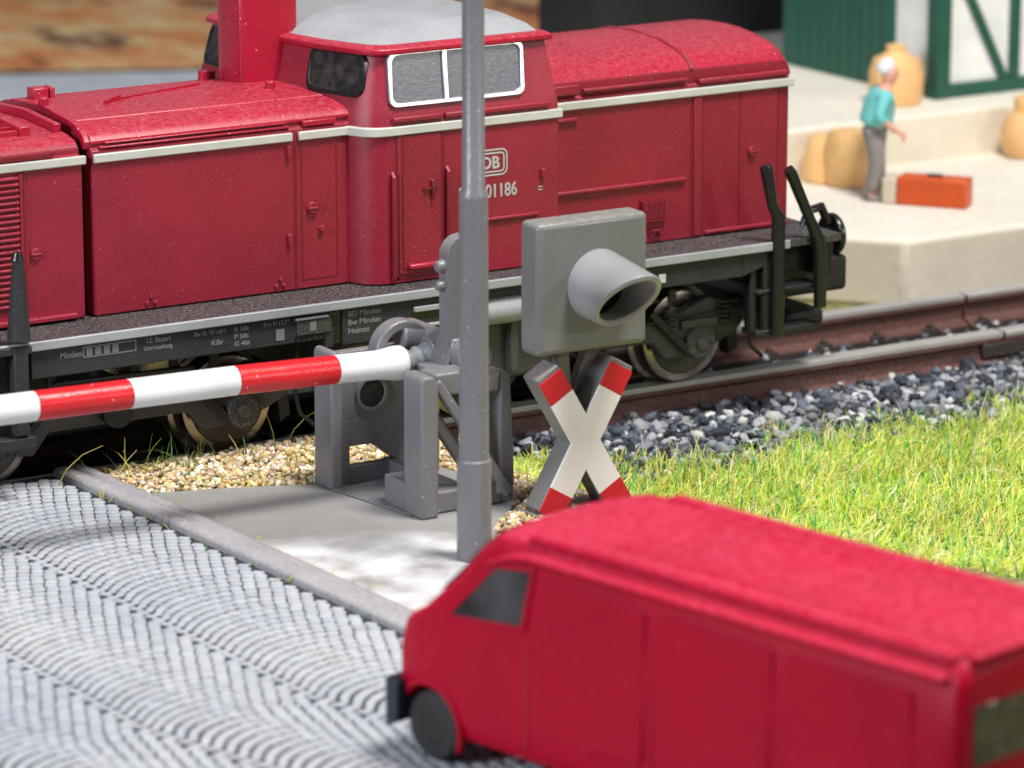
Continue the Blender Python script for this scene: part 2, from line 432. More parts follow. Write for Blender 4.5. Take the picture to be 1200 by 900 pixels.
# ------------------------------------------------------------------ scattered stones and grass
ICO = None
def rocks(name, pts, sizes, palette, mat, flat=.7, elong=1.5, jit=.28):
    global ICO
    bm = bmesh.new(); bmesh.ops.create_icosphere(bm, subdivisions=1, radius=1)
    bv = np.array([v.co for v in bm.verts]); bf = np.array([[v.index for v in f.verts] for f in bm.faces]); bm.free()
    bm = bmesh.new(); bmesh.ops.create_cube(bm, size=1.5); bmesh.ops.bevel(bm, geom=bm.edges[:], offset=.25, segments=1, affect='EDGES'); bmesh.ops.triangulate(bm, faces=bm.faces[:])
    bm.verts.ensure_lookup_table()
    cv = np.array([v.co for v in bm.verts]); cf = np.array([[v.index for v in f.verts] for f in bm.faces]); bm.free()
    V = []; F = []; CO = []; o = 0
    for (p, s) in zip(pts, sizes):
        v0, f0 = (bv, bf) if rng.random() < .35 else (cv, cf)
        v = v0 + rng.normal(0, jit*.5, v0.shape)*.6
        v = v * np.array([s*rng.uniform(.8, elong), s*rng.uniform(.65, 1.0), s*rng.uniform(flat*.7, flat*1.2)])
        a, b_, c_ = rng.uniform(0, 2*PI), rng.normal(0, .45), rng.normal(0, .45)
        Rm = np.array(Matrix.Rotation(a, 3, 'Z') @ Matrix.Rotation(b_, 3, 'X') @ Matrix.Rotation(c_, 3, 'Y'))
        v = v @ Rm.T + np.array(p)
        V.append(v); F.append(f0+o); o += len(v0)
        col = np.array(palette[rng.integers(len(palette))]) * rng.uniform(.75, 1.25)
        CO.append(np.tile(np.clip(col, 0, .95), (len(f0), 1)))
    return big_mesh(name, np.concatenate(V), np.concatenate(F), np.concatenate(CO), mat)
BAL = [(.30, .31, .34), (.18, .19, .22), (.08, .09, .11), (.045, .048, .06), (.36, .37, .40), (.025, .028, .035), (.24, .235, .23), (.11, .125, .16), (.55, .55, .55), (.05, .06, .085), (.10, .115, .15), (.03, .035, .05)]
def bal_z(x, y):
    if y > -.85: return -.36
    t = (-y-.85)/1.4
    return -.33 - .08*t
pts = []; sz = []
def add_b(n, x0, x1, y0, y1, smin, smax, zoff=0):
    for _ in range(n):
        x = random.uniform(x0, x1); y = random.uniform(y0, y1)
        if y < -.9 and x < -1.9 - .25*random.random() and y < -1.15: continue
        if abs(abs(y)-.74) < .13: continue
        pts.append((x, y, max(bal_z(x, y), gh(x, y) if y < -.95 else -9) + zoff + random.uniform(-.01, .05))); sz.append(random.uniform(smin, smax))
add_b(4600, -3.2, 8.5, -2.6, -.88, .035, .078)
add_b(1500, -3.2, 8.5, -2.3, -.88, .03, .08, .05)
add_b(1900, -8.5, 8.5, -.62, .62, .035, .065, -.01)
add_b(1300, -8.5, 8.5, .88, 1.6, .035, .065)
tag(rocks('track_ballast', pts, sz, BAL, M['rock'], flat=.62, elong=1.6), 'grey, blue-grey and white broken stone ballast along and between the rails', 'ballast', kind='stuff')

GRV = [(.72, .50, .25), (.62, .40, .17), (.82, .64, .38), (.60, .44, .32), (.86, .78, .66), (.74, .62, .54), (.40, .27, .14), (.68, .52, .40), (.28, .20, .10), (.78, .58, .26), (.52, .44, .20)]
pts = []; sz = []
def in_poly(x, y, P):
    r = False; n = len(P)
    for i in range(n):
        x0, y0 = P[i]; x1, y1 = P[(i+1) % n]
        if (y0 > y) != (y1 > y) and x < (x1-x0)*(y-y0)/(y1-y0)+x0: r = not r
    return r
for _ in range(14000):
    x = random.uniform(-6.2, -2.0); y = random.uniform(-5.6, -.84)
    if in_poly(x, y, PAD) : continue
    if x < kx(y)+.14: continue
    e = -3.35 + max(0, (-y-3.2))*.42
    if x > e + .15 + random.random()*.5: continue
    pts.append((x, y, gh(x, y) + random.uniform(0, .035))); sz.append(random.uniform(.018, .036))
tag(rocks('beige_gravel', pts, sz, GRV, M['peb'], flat=.75, elong=1.35), 'beige and ochre fine gravel between the concrete ramp and the rails', 'gravel', kind='stuff')

def blades(name, bx, L, w, cols, label, lean=.55):
    """bx: Nx3 root points"""
    n = len(bx); az = rng.uniform(0, 2*PI, n); L = L*rng.uniform(.55, 1.25, n); ln = np.abs(rng.normal(0, lean, n)) + .1
    d = np.stack([np.cos(az), np.sin(az), np.zeros(n)], 1); side = np.stack([-np.sin(az+rng.normal(0, .6, n)), np.cos(az), np.zeros(n)], 1)
    K = 3; V = np.zeros((n, (K+1)*2, 3)); 
    for k in range(K+1):
        t = k/K; ang = ln*(.6+.9*t)
        p = bx + d*(L*t*np.sin(ang))[:, None]; p[:, 2] += L*t*np.cos(ang)
        ww = w*(1-.75*t)
        V[:, 2*k] = p - side*ww/2; V[:, 2*k+1] = p + side*ww/2
        V[:, 2*k+1, 2] += ww*.4
    base = (np.arange(n)*(K+1)*2)[:, None]
    F = np.concatenate([base + np.array([2*k, 2*k+1, 2*k+3, 2*k+2]) for k in range(K)], 0)
    ci = rng.integers(0, len(cols), n); cc = np.array(cols)[ci]*rng.uniform(.75, 1.2, n)[:, None]
    # patches of tone
    patch = .5+.5*np.sin(bx[:, 0]*2.1+1.3*np.sin(bx[:, 1]*1.7))*np.cos(bx[:, 1]*2.6+.7)
    cc = cc*(.82+.3*patch)[:, None]
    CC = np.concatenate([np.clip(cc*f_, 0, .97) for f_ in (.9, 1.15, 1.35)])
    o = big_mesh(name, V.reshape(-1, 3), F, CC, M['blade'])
    return tag(o, label, 'grass', kind='stuff')
GR = [(.90, .94, .30), (.94, .90, .38), (.86, .92, .22), (.74, .80, .07), (.80, .86, .12), (.90, .86, .22), (.36, .62, .06), (.88, .78, .26), (.14, .52, .10), (.74, .90, .20), (.92, .88, .50), (.50, .78, .06), (.06, .36, .12), (.86, .60, .24)]
P_ = []
while len(P_) < 92000:
    x = random.uniform(-3.3, 5.6); y = random.uniform(-8.3, -1.55)
    edge = -2.42 + .10*math.sin(x*11)+ .18*math.sin(x*2.3) + .12*math.sin(x*5.1+1) + (.45*sstep((-.9-x)/1.2))
    if y > edge + abs(random.gauss(0, .22)): continue
    e = -3.35 + max(0, (-y-3.2))*.42
    if x < e + .38 + random.gauss(0, .18): continue
    if y < -3 and x > 1.5 + (y+8)*.9+2.0: continue
    P_.append((x, y, gh(x, y)-.01))
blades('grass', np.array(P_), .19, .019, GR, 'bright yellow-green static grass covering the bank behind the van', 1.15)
P_ = []
for _ in range(900):
    x = random.uniform(-6.1, -2.6); y = random.uniform(-2.4, -.85)
    if in_poly(x, y, PAD): continue
    if random.random() < .55 and -5.6 < x < -4.0 and y > -1.2: continue
    P_.append((x, y, gh(x, y)))
for _ in range(420):
    x = random.uniform(-2.2, 6); y = -2.35+abs(random.gauss(0, .33)); P_.append((x, y, bal_z(x, y)))
for _ in range(60):
    y = random.uniform(-6.4, -1.5); P_.append((kx(y)+random.choice((.14, -.2))+random.gauss(0, .02), y, .04))
LG = []
for _ in range(2600):
    x = random.uniform(-2.6, 5.4); y = random.uniform(-7.5, -2.1)
    if y < -3 and x > 1.5 + (y+8)*.9+2.0: continue
    if x < -3.35 + max(0, (-y-3.2))*.42 + .7: continue
    LG.append((x, y, gh(x, y)+.02))
blades('dry_grass', np.array(LG), .30, .015, [(.95, .88, .45), (.80, .90, .30), (.10, .50, .16), (.95, .92, .62), (.30, .66, .10)], 'longer pale and dark green stalks tangled over the bright grass bank', 1.35)
o = blades('loose_grass', np.array(P_), .12, .014, [(.72, .62, .16), (.60, .56, .12), (.16, .42, .10), (.50, .60, .12), (.80, .60, .22)], 'thin loose yellow and green grass tufts growing out of the beige gravel', .8)
P_ = [(-5.55+random.gauss(0, .5), -1.0-random.random()*.5, .03) for _ in range(26)] + [(-4.85, -1.2, .03), (-4.35, -1.0, .03), (-4.2, -1.3, .03)]
blades('tall_grass_stalks', np.array(P_), .42, .017, [(.55, .62, .14), (.16, .46, .18), (.78, .66, .2)], 'few taller grass stalks standing up in front of the locomotive wheels', .35)

# ------------------------------------------------------------------ track
trk = empty('railway_track', (-1, 0, -.33), 'straight model railway track with rust brown rails and pale rail heads', 'railway track')
RP = [(-.15, -.33), (.15, -.33), (.15, -.29), (.045, -.25), (.035, -.12), (.085, -.085), (.085, -.006), (.07, 0), (-.07, 0), (-.085, -.006), (-.085, -.085), (-.035, -.12), (-.045, -.25), (-.15, -.29)]
def rail(yc, segs):
    for a, b in segs:
        r = MB().prism([(y+yc, z-.006) for y, z in RP], 'x', a, b).build('rail', M['rail'], trk, bevel=.008)
        MB().prism([(yc-.088, -.055), (yc+.088, -.055), (yc+.088, 0), (yc-.088, 0)], 'x', a, b).build('rail_head', M['railtop'], r, bevel=.01)
rail(-.745, [(-11, 3.70), (3.73, 12)]); rail(.745, [(-11, 4.4), (4.43, 12)])
fp = MB(); fp.box((3.45, -.745-.09, -.24), (3.98, -.745+.09, -.10)); fp.build('fishplate', M['sleeper'], trk, bevel=.015)
xs = np.arange(-10.6, 11, .66)
for i, x in enumerate(xs):
    MB().box((x-.13, -1.28, -.46), (x+.13, 1.28, -.33)).build('sleeper', M['sleeper'], trk, bevel=.012)
for x in xs:
    for yc in (-.745, .745):
        mb = MB()
        for s in (-1, 1):
            mb.box((x-.09, yc+s*.10-.07, -.335), (x+.09, yc+s*.10+.07, -.275)); mb.cyl((x, yc+s*.13, -.3), (x, yc+s*.13, -.235), .04, 8)
        mb.build('rail_chair', M['sleeper'], trk, bevel=.01)

# ------------------------------------------------------------------ locomotive
loco = empty('diesel_locomotive', (-4.3, 0, 0), 'dark red toy diesel locomotive with cream stripe and grey footplate on the rails', 'locomotive')
H = .95
def hood_profile(zt, zs, sh, inset=0.0):
    """sh: list of (y,z) from outer edge to centre"""
    L = [(-H+inset, 1.385), (-H+inset, zs)] + [(-a, z) for a, z in sh]
    return L + [(-y, z) for y, z in reversed(L)]
SH_L = [(.95, 2.79), (.915, 2.80), (.915, 2.845), (.93, 2.86), (.90, 2.90), (.84, 2.935), (.74, 2.965), (.62, 2.982), (.60, 2.99), (.3, 3.02), (.0, 3.03)]
lh = MB().prism(hood_profile(0, 2.76, SH_L), 'x', -6.125, -3.5).build('long_hood', M['red'], loco, bevel=.012)
# front (radiator) part of the long hood, a little lower
SH_F = [(.95, 2.76), (.90, 2.77), (.90, 2.82), (.84, 2.87), (.70, 2.90), (.45, 2.92), (0, 2.94)]
fh = MB().prism(hood_profile(0, 2.72, SH_F), 'x', -10.0, -6.215).build('front_hood', M['red'], loco, bevel=.012)
MB().prism(hood_profile(0, 2.70, [(.82, 2.72), (.80, 2.78), (.6, 2.86), (0, 2.90)], .16), 'x', -6.30, -6.0).build('hood_gap', M['black'], loco)
# roof rims / gutters
rim = MB()
rim.prism([(-.90, 2.80), (-.915, 2.86), (-.86, 2.925), (-.74, 2.985), (-.6, 3.01), (-.25, 3.04), (-.25, 3.00), (-.58, 2.965), (-.72, 2.94), (-.82, 2.88), (-.86, 2.80)], 'x', -6.17, -6.10)
rim.prism([(-.62, 2.90), (-.62, 2.985), (0, 3.02), (.62, 2.985), (.62, 2.90), (0, 2.93)], 'x', -6.62, -6.52)
rim.prism([(-.62, 2.90), (-.62, 2.985), (0, 3.02), (.62, 2.985), (.62, 2.90), (0, 2.93)], 'x', -6.30, -6.24)
rim.box((-10, -.60, 2.88), (-6.62, -.54, 2.955)); rim.box((-10, -.42, 2.90), (-6.62, -.38, 2.96)); rim.box((-10, -.1, 2.92), (-6.62, -.06, 2.97)); rim.box((-10, .5, 2.88), (-6.62, .56, 2.955))
for s in (-1, 1):
    rim.box((-6.05, min(s*.965, s*.90), 2.805), (-4.25, max(s*.965, s*.90), 2.822)); rim.box((-6.0, min(s*.96, s*.90), 2.842), (-4.28, max(s*.96, s*.90), 2.855))
    rim.box((-4.12, min(s*.965, s*.90), 2.805), (-3.80, max(s*.965, s*.90), 2.85))
rim.prism([(-.9, 2.86), (-.93, 2.87), (-.85, 2.945), (-.62, 2.995), (-.6, 3.0), (0, 3.042), (0, 3.0), (-.6, 2.95), (-.85, 2.9)], 'x', -4.215, -4.185)
loose(rim.build('roof_rim', M['redroof'], loco, bevel=.006))
# roof skin (dustier gloss)
def roofskin(x0, x1, sh, dz=.004, n='hood_roof'):
    pr = [(-a, z+dz) for a, z in sh] + [(a, z+dz) for a, z in reversed(sh)] + [(a, z-.02) for a, z in sh[:1]] + [(-a, z-.02) for a, z in sh[:1]]
    return MB().prism(pr, 'x', x0, x1).build(n, M['redroof'], loco, bevel=.004)
roofskin(-6.12, -3.6, [(.93, 2.862), (.90, 2.90), (.84, 2.937), (.74, 2.967), (.62, 2.984), (.61, 2.996), (.3, 3.02), (.0, 3.03)])
roofskin(-9.98, -6.22, [(.885, 2.825), (.84, 2.87), (.70, 2.90), (.45, 2.92), (0, 2.94)])
# small roof fittings
for c0, c1, r in (((-6.1, 0, 3.02), (-6.1, 0, 3.10), .045), ((-4.28, .55, 2.98), (-4.28, .55, 3.09), .05), ((-4.16, .62, 2.96), (-4.16, .62, 3.07), .03), ((-4.05, -.25, 3.0), (-4.05, -.25, 3.09), .045)):
    MB().cyl(c0, c1, r, 14).build('roof_fitting', M['redroof'], loco, bevel=.01)
MB().box((-6.02, .35, 3.0), (-5.88, .50, 3.11)).build('roof_fitting', M['redroof'], loco, bevel=.01); MB().box((-5.865, .35, 3.0), (-5.82, .50, 3.11)).build('roof_fitting', M['redroof'], loco, bevel=.01)
f = MB(); f.bar((-5.55, -.12, 3.035), (-4.5, .22, 3.035), .025, .02, (0, 0, 1)); f.bar((-5.62, -.2, 3.035), (-5.42, -.08, 3.05), .05, .03, (0, 0, 1)); f.build('roof_seam', M['redroof'], loco)
# louvres at the far left
lv = MB(); lv.box((-6.80, -.975, 1.5), (-6.775, -.94, 2.67)); lv.box((-8.3, -.975, 1.5), (-8.275, -.94, 2.67))
for k in range(22):
    z = 1.55 + k*.051; lv.prism([(-.945, z), (-.985, z+.008), (-.985, z+.018), (-.945, z+.040)], 'x', -8.27, -6.81)
lv.build('louvre_panel', M['red'], loco)
MB().box((-6.775, -.953, 1.45), (-6.75, -.94, 2.68)).build('panel_seam', M['reddark'], loco)
MB().box((-8.26, -.953, 1.52), (-6.815, -.945, 2.66)).build('louvre_recess', M['reddark'], loco)
MB().box((-9.9, -.97, 2.775), (-6.48, -.90, 2.81)).build('gutter_slot', M['reddark'], loco)
# seams on the long hood
sm = MB()
sm.box((-4.215, -.954, 1.39), (-4.19, -.945, 2.69))
sm.box((-4.145, -.954, 1.47), (-4.135, -.945, 2.62)); sm.box((-4.145, -.954, 1.46), (-3.80, -.945, 1.472)); sm.box((-3.80, -.954, 1.46), (-3.792, -.945, 2.62))
loose(sm.build('panel_seam', M['reddark'], loco))
kn = MB()
kn.cyl((-4.04, -.94, 2.09), (-4.04, -.985, 2.09), .05, 20); kn.box((-4.085, -.995, 2.082), (-3.995, -.98, 2.098))
kn.cyl((-3.95, -.94, 1.90), (-3.95, -.985, 1.90), .028, 16)
kn.cyl((-6.66, -.94, 1.98), (-6.66, -.975, 1.98), .05, 20); kn.box((-6.705, -.985, 1.972), (-6.615, -.97, 1.988))
for x in (-5.60, -4.36):
    for dx, dz in ((0, .05), (-.04, 0), (.035, .0)): kn.cyl((x+dx, -.94, 1.44+dz), (x+dx, -.975, 1.44+dz), .018, 10)
kn.box((-4.285, -.985, 2.55), (-4.25, -.94, 2.65)); kn.box((-4.285, -.985, 1.78), (-4.25, -.94, 1.88))
kn.cyl((.58, -.90, 2.12), (.58, -.985, 2.12), .045, 20); kn.box((.54, -.992, 2.112), (.62, -.975, 2.128))
loose(kn.build('door_latch', M['red'], loco, bevel=.004))
MB().box((-9.9, -1.0, 1.40), (-6.30, -.94, 1.44)).build('hood_sill', M['red'], loco, bevel=.008)
# short hood
SH_S = [(.95, 2.79), (.92, 2.80), (.935, 2.85), (.93, 2.93), (.88, 2.99), (.80, 3.04), (.66, 3.085), (.45, 3.125), (.2, 3.15), (0, 3.155)]
pr = hood_profile(0, 2.75, SH_S)
def ring(x, ky=1.0, dz=0.0, base=True): return [(x, y*ky, z - (dz if z > 2.8 else 0)) for y, z in pr]
MB().loft([ring(-1.9), ring(.86), ring(.96, .985, .02), ring(1.02, .955, .07)]).build('short_hood', M['red'], loco, bevel=.01)
prs = [(-a, z+.004) for a, z in SH_S[3:]] + [(a, z+.004) for a, z in reversed(SH_S[3:])]
prs = prs + [(.9, 2.9), (-.9, 2.9)]
MB().loft([[(x, y*k, z-(d if z > 2.9 else 0)) for y, z in prs] for x, k, d in ((-1.72, 1, 0), (.86, 1, 0), (.965, .985, .02), (1.025, .955, .075))]).build('short_hood_roof', M['redroof'], loco, bevel=.004)
sm = MB()
for x, w in ((-.10, .03), (.02, .02), (.44, .008), (.87, .012)): sm.box((x, -.954, 1.41), (x+w, -.945, 2.69))
loose(sm.build('panel_seam', M['reddark'], loco))
g = MB()
g.box((-.10+.035, -.97, 1.40), (.018, -.94, 2.69))
g.box((-1.62, -.99, 1.925), (-.16, -.94, 1.955)); g.box((-1.62, -.985, 2.585), (-1.33, -.94, 2.615))
g.box((-1.60, -.985, 2.83), (-1.33, -.90, 2.91)); g.box((-1.27, -.985, 2.84), (-.14, -.90, 2.865)); g.box((-.02, -.985, 2.80), (.98, -.90, 2.84)); g.box((-1.36, -.965, 1.69), (-1.1, -.94, 1.72))
g.box((.06, -.975, 1.40), (1.0, -.94, 1.43))
g.prism([(-.93, 2.93), (-.95, 2.94), (-.895, 3.005), (-.81, 3.055), (-.66, 3.105), (-.45, 3.145), (0, 3.175), (.45, 3.145), (.8, 3.05), (.8, 3.0), (0, 3.13), (-.66, 3.06), (-.88, 2.96)], 'x', -.10, -.06)
loose(g.build('panel_rib', M['red'], loco, bevel=.006))
gr = MB(); gr.box((-.65, -.985, 1.58), (-.38, -.94, 1.78)); grille = gr.build('grille', M['reddark'], loco)
gg = MB()
for k in range(7): gg.box((-.64, -.995, 1.59+k*.027), (-.39, -.98, 1.600+k*.027))
for k in range(8): gg.box((-.64+k*.034, -.997, 1.585), (-.632+k*.034, -.98, 1.775))
gg.build('grille_bars', M['red'], grille)
h_ = MB(); h_.tube([(-.55, -.95, 1.47), (-.53, -.99, 1.50), (-.46, -.99, 1.50), (-.44, -.95, 1.46)], .014, 8); h_.tube([(-.50, -.98, 1.50), (-.40, -.985, 1.44)], .01, 8); h_.build('handle', M['reddark'], loco)
# end face
e = MB(); e.box((1.0, -.8, 1.39), (1.045, .8, 2.7)); e.box((1.045, -.5, 1.5), (1.06, .5, 2.5)); e.build('end_panel', M['red'], loco, bevel=.02)
for y in (-.62, .62):
    l = MB().tube([(1.03, y, 2.05), (1.12, y, 2.05)], [.13, .12], 20).build('headlight', M['silver'], loco, bevel=.01)
    MB().tube([(1.121, y, 2.05), (1.13, y, 2.05)], [.1, .08], 20).build('lens', M['armwhite'], l)
# stripe
s_ = MB()
for s in (-1, 1):
    a, b = sorted((s*.945, s*.985))
    for x0, x1 in ((-10, -6.19), (-6.115, -4.235), (-4.17, -3.66), (-1.70, 1.03)): s_.box((x0, a, 2.69), (x1, b, 2.765))
[loose(h) for h in halves(s_.build('stripe', M['stripe'], loco, bevel=.01))]
for a in ((-10.03, -9.99), (1.02, 1.06)): MB().box((a[0], -.93, 2.69), (a[1], .93, 2.765)).build('stripe', M['stripe'], loco, bevel=.01)

# cab
OUT = [(-1.68, -1.2), (-3.42, -1.2), (-3.52, -1.175), (-3.61, -1.10), (-3.66, -.98), (-3.79, -.55), (-3.86, -.1), (-3.90, .6), (-3.92, 1.25), (-3.90, 1.42), (-3.82, 1.54), (-3.6, 1.58), (-1.68, 1.42)]
cc = (-2.72, .11)
def outl(z, dx, dy, grow=0.0):
    r = []
    for x, y in OUT:
        nx = x + (dx if x < -3.3 else (-dx*.6 if x > -1.8 else 0)) + grow*(-1 if x < -3.3 else (1 if x > -1.8 else 0))
        ny = y + (dy if y < 0 else -dy)*min(1, abs(y-.11)/1.0) + grow*(-1 if y < -.9 else (1 if y > 1.1 else 0))
        r.append((nx, ny, z))
    return r
MB().loft([outl(1.385, 0, 0), outl(2.70, 0, 0), outl(2.86, .012, .012), outl(2.92, .03, .03), outl(3.40, .13, .135)]).build('cab', M['red'], loco, bevel=.008)
MB().loft([outl(2.688, 0, 0, .028), outl(2.768, 0, 0, .028)]).build('stripe', M['stripe'], loco, bevel=.01)
MB().loft([outl(3.365, .12, .13, .02), outl(3.38, .13, .135, .06), outl(3.42, .13, .135, .06), outl(3.445, .14, .15, .03)]).build('cab_eaves', M['redroof'], loco, bevel=.008)
MB().loft([outl(3.43, .16, .17, 0), outl(3.50, .24, .30, 0), outl(3.57, .42, .55, 0), outl(3.61, .7, .85, 0)]).build('cab_roof', M['edge'], loco, bevel=.01)
# side window band, follows the inward slant of the upper cab wall
def onside(x, z, out=0.0):
    t = (z-2.92)/.48; return (x, -1.17 + .105*t - out, z)
def quad_on(fn, pts, out, th, name, mat, parent, bevel=.0):
    """thin slab whose outline is pts (u,z) laid on the wall given by fn"""
    a = [fn(u, z, out) for u, z in pts]; b = [fn(u, z, out-th) for u, z in pts]
    return MB().loft([b, a]).build(name, mat, parent, bevel=bevel)
def frame_on(fn, pts, w, out, th, name, mat, parent):
    cx = sum(p[0] for p in pts)/len(pts); cz = sum(p[1] for p in pts)/len(pts)
    mb = MB(); n = len(pts)
    inner = []
    for u, z in pts:
        inner.append((u + (w if u < cx else -w), z + (w if z < cz else -w)))
    A = [fn(u, z, out) for u, z in pts]; B = [fn(u, z, out) for u, z in inner]; A2 = [fn(u, z, out-th) for u, z in pts]; B2 = [fn(u, z, out-th) for u, z in inner]
    vs = A + B + B2 + A2; fs = []
    for i in range(n):
        j = (i+1) % n
        fs += [(i, j, n+j, n+i), (n+i, n+j, 2*n+j, 2*n+i), (3*n+i, i, 3*n+i, 3*n+i)[:0] or (3*n+i, 3*n+j, j, i)]
    mb.add(vs, fs); return mb.build(name, mat, parent, bevel=.006)
def rrect(u0, z0, u1, z1, r=.06, skew=0.0, n=4):
    P = []
    for cx, cz, a0 in ((u1-r, z0+r, -90), (u1-r, z1-r, 0), (u0+r, z1-r, 90), (u0+r, z0+r, 180)):
        for k in range(n+1):
            a = math.radians(a0+90*k/n); P.append((cx+r*math.cos(a), cz+r*math.sin(a)))
    return [(u + skew*(z-z0), z) for u, z in P]
W1 = rrect(-3.40, 2.93, -2.03, 3.40, .07, .08)
win = quad_on(onside, W1, .012, .03, 'side_window', M['glass'], loco)
frame_on(onside, W1, .036, .035, .05, 'window_frame', M['silver'], win)
fr = MB(); fr.loft([[onside(-2.83+a, 2.95, o) for a, o in ((-.022, .005), (-.022, .04), (.022, .04), (.022, .005))], [onside(-2.80+a, 3.385, o) for a, o in ((-.022, .005), (-.022, .04), (.022, .04), (.022, .005))]]).build('mullion', M['silver'], win, bevel=.004)
# lower cab rails under the window
g = MB(); g.box((-3.38, -1.235, 2.80), (-2.88, -1.19, 2.845)); g.box((-2.86, -1.235, 2.80), (-1.78, -1.19, 2.845)); loose(g.build('window_rail', M['red'], loco, bevel=.01))
# door: outline, hinges, handrails, handle
door = MB().box((-3.325, -1.212, 1.46), (-2.90, -1.195, 2.68)).build('cab_door', M['red'], loco, bevel=.006)
g = MB(); g.box((-3.345, -1.206, 1.42), (-3.325, -1.195, 2.69)); g.box((-2.90, -1.206, 1.42), (-2.865, -1.195, 2.69)); g.box((-3.345, -1.206, 1.42), (-2.86, -1.195, 1.44)); g.build('door_seam', M['reddark'], loco)
g = MB(); g.box((-3.29, -1.2165, 1.50), (-3.28, -1.20, 2.66)); g.box((-3.28, -1.2165, 1.50), (-2.93, -1.20, 1.512)); g.build('door_moulding', M['reddark'], door)
g = MB(); g.box((-3.24, -1.26, 1.50), (-2.93, -1.205, 1.545)); g.build('door_step', M['redroof'], door, bevel=.012)
g = MB(); g.box((-3.08, -1.235, 2.185), (-2.94, -1.205, 2.205)); g.tube([(-3.0, -1.21, 2.10), (-2.99, -1.24, 2.12), (-2.99, -1.24, 2.26), (-3.0, -1.21, 2.27)], .013, 8); g.build('door_handle', M['reddark'], door)
for x in (-3.385, -2.835):
    MB().tube([(x, -1.20, 1.40), (x, -1.235, 1.44), (x, -1.235, 2.33), (x, -1.20, 2.36)], .02, 10).build('handrail', M['red'], loco)
    MB().box((x+.022, -1.208, 1.42), (x+.034, -1.195, 2.36)).build('panel_seam', M['reddark'], loco)
g = MB(); g.box((-2.62, -1.23, 1.84), (-1.90, -1.19, 1.865)); g.box((-1.875, -1.24, 2.17), (-1.835, -1.19, 2.25)); g.tube([(-2.78, -1.2, 1.70), (-2.76, -1.24, 1.76), (-2.68, -1.24, 1.78), (-2.66, -1.2, 1.76)], .014, 8)
g.box((-1.90, -1.225, 1.49), (-1.86, -1.19, 1.52)); loose(g.build('cab_rib', M['red'], loco, bevel=.006))
MB().box((-2.62, -1.204, 1.825), (-1.90, -1.195, 1.84)).build('panel_seam', M['reddark'], loco)
# emblem: nested rounded frames with the two letters, and the running number
def rr_ring(mb, x0, z0, x1, z1, r, w, y):
    o = rrect(x0, z0, x1, z1, r); i_ = rrect(x0+w, z0+w, x1-w, z1-w, max(.01, r-w)); n = len(o)
    mb.add([(u, y, z) for u, z in o] + [(u, y, z) for u, z in i_], [(k, (k+1) % n, n+(k+1) % n, n+k) for k in range(n)])
em = MB(); rr_ring(em, -2.56, 2.235, -2.215, 2.475, .06, .016, -1.2045); rr_ring(em, -2.53, 2.265, -2.245, 2.445, .04, .016, -1.2045)
emb = em.build('emblem', M['letter'], loco, smooth=False)
text_mesh('emblem_letters', 'DB', .15, (-2.485, -1.203, 2.302), M['letter'], emb, sx=.95, bold=.004, depth=.003)
text_mesh('running_number', '211', .165, (-2.72, -1.203, 2.045), M['letter'], loco, sx=.80, bold=.003, depth=.003)
text_mesh('running_number', '01186', .165, (-2.445, -1.203, 2.045), M['letter'], loco, sx=.80, bold=.003, depth=.003)
text_mesh('running_number', '=', .13, (-1.90, -1.203, 2.03), M['letter'], loco, sx=.7, depth=.003)
# cab front windows (facing the long hood)
def onfront(y, z, out=0.0):
    P = [(-1.12, -3.60), (-.98, -3.66), (-.55, -3.79), (-.1, -3.86), (.6, -3.90), (1.25, -3.92), (1.5, -3.88)]
    for (y0, x0), (y1, x1) in zip(P, P[1:]):
        if y <= y1: break
    x = x0 + (x1-x0)*(y-y0)/(y1-y0)
    t = max(0, (z-2.92)/.48); return (x + .03 + .10*t - out, y*(1-.06*t), z)
for a, b in ((-1.02, -.42), (.80, 1.34)):
    P = rrect(a, 3.04, b, 3.37, .07)
    w_ = quad_on(onfront, P, .012, .03, 'front_window', M['glassdk'], loco)
    frame_on(onfront, rrect(a-.03, 3.01, b+.03, 3.39, .09), .035, .022, .04, 'window_gasket', M['black'], w_)
# exhaust stack beside the cab
ex = MB(); ex.prism([(-4.20, .34), (-4.16, .10), (-4.10, .06), (-3.62, .02), (-3.62, .5), (-4.16, .5)], 'z', 2.98, 4.0); exh = ex.build('exhaust_stack', M['redroof'], loco, bevel=.03, seg=3)
MB().box((-4.14, .1, 3.99), (-3.66, .46, 4.012)).build('stack_opening', M['black'], exh)

# running board, skirt, lettering
MB().box((-10.2, -1.50, 1.31), (1.22, 1.50, 1.375)).build('footplate', M['tread'], loco, bevel=.004)
e = MB()
for s in (-1, 1):
    a, b = sorted((s*1.498, s*1.535)); e.box((-10.2, a, 1.305), (.62, b, 1.385))
halves(e.build('footplate_edge', M['edge'], loco, bevel=.01))
sk = MB()
for s in (-1, 1):
    a, b = sorted((s*1.44, s*1.485))
    sk.box((-6.98, a, 1.06), (-4.22, b, 1.30)); sk.box((-4.22, a, .98), (-4.14, b, 1.30)); sk.box((-4.05, a, .98), (-2.60, b, 1.30)); sk.box((-10.1, a, 1.1), (-7.3, b, 1.3))
    sk.box((-2.60, a, 1.22), (-.98, b, 1.30)); sk.box((-.98, a, 1.09), (.12, b, 1.30)); sk.prism([(.12, 1.30), (.12, 1.09), (.40, 1.17), (.55, 1.30)], 'y', a, b)
halves(sk.build('side_skirt', M['frame'], loco, bevel=.008))
sk = MB(); sk.box((-10.0, -1.1, .98), (1.15, 1.1, 1.30)); sk.build('underframe', M['blackmatt'], loco, bevel=.02)
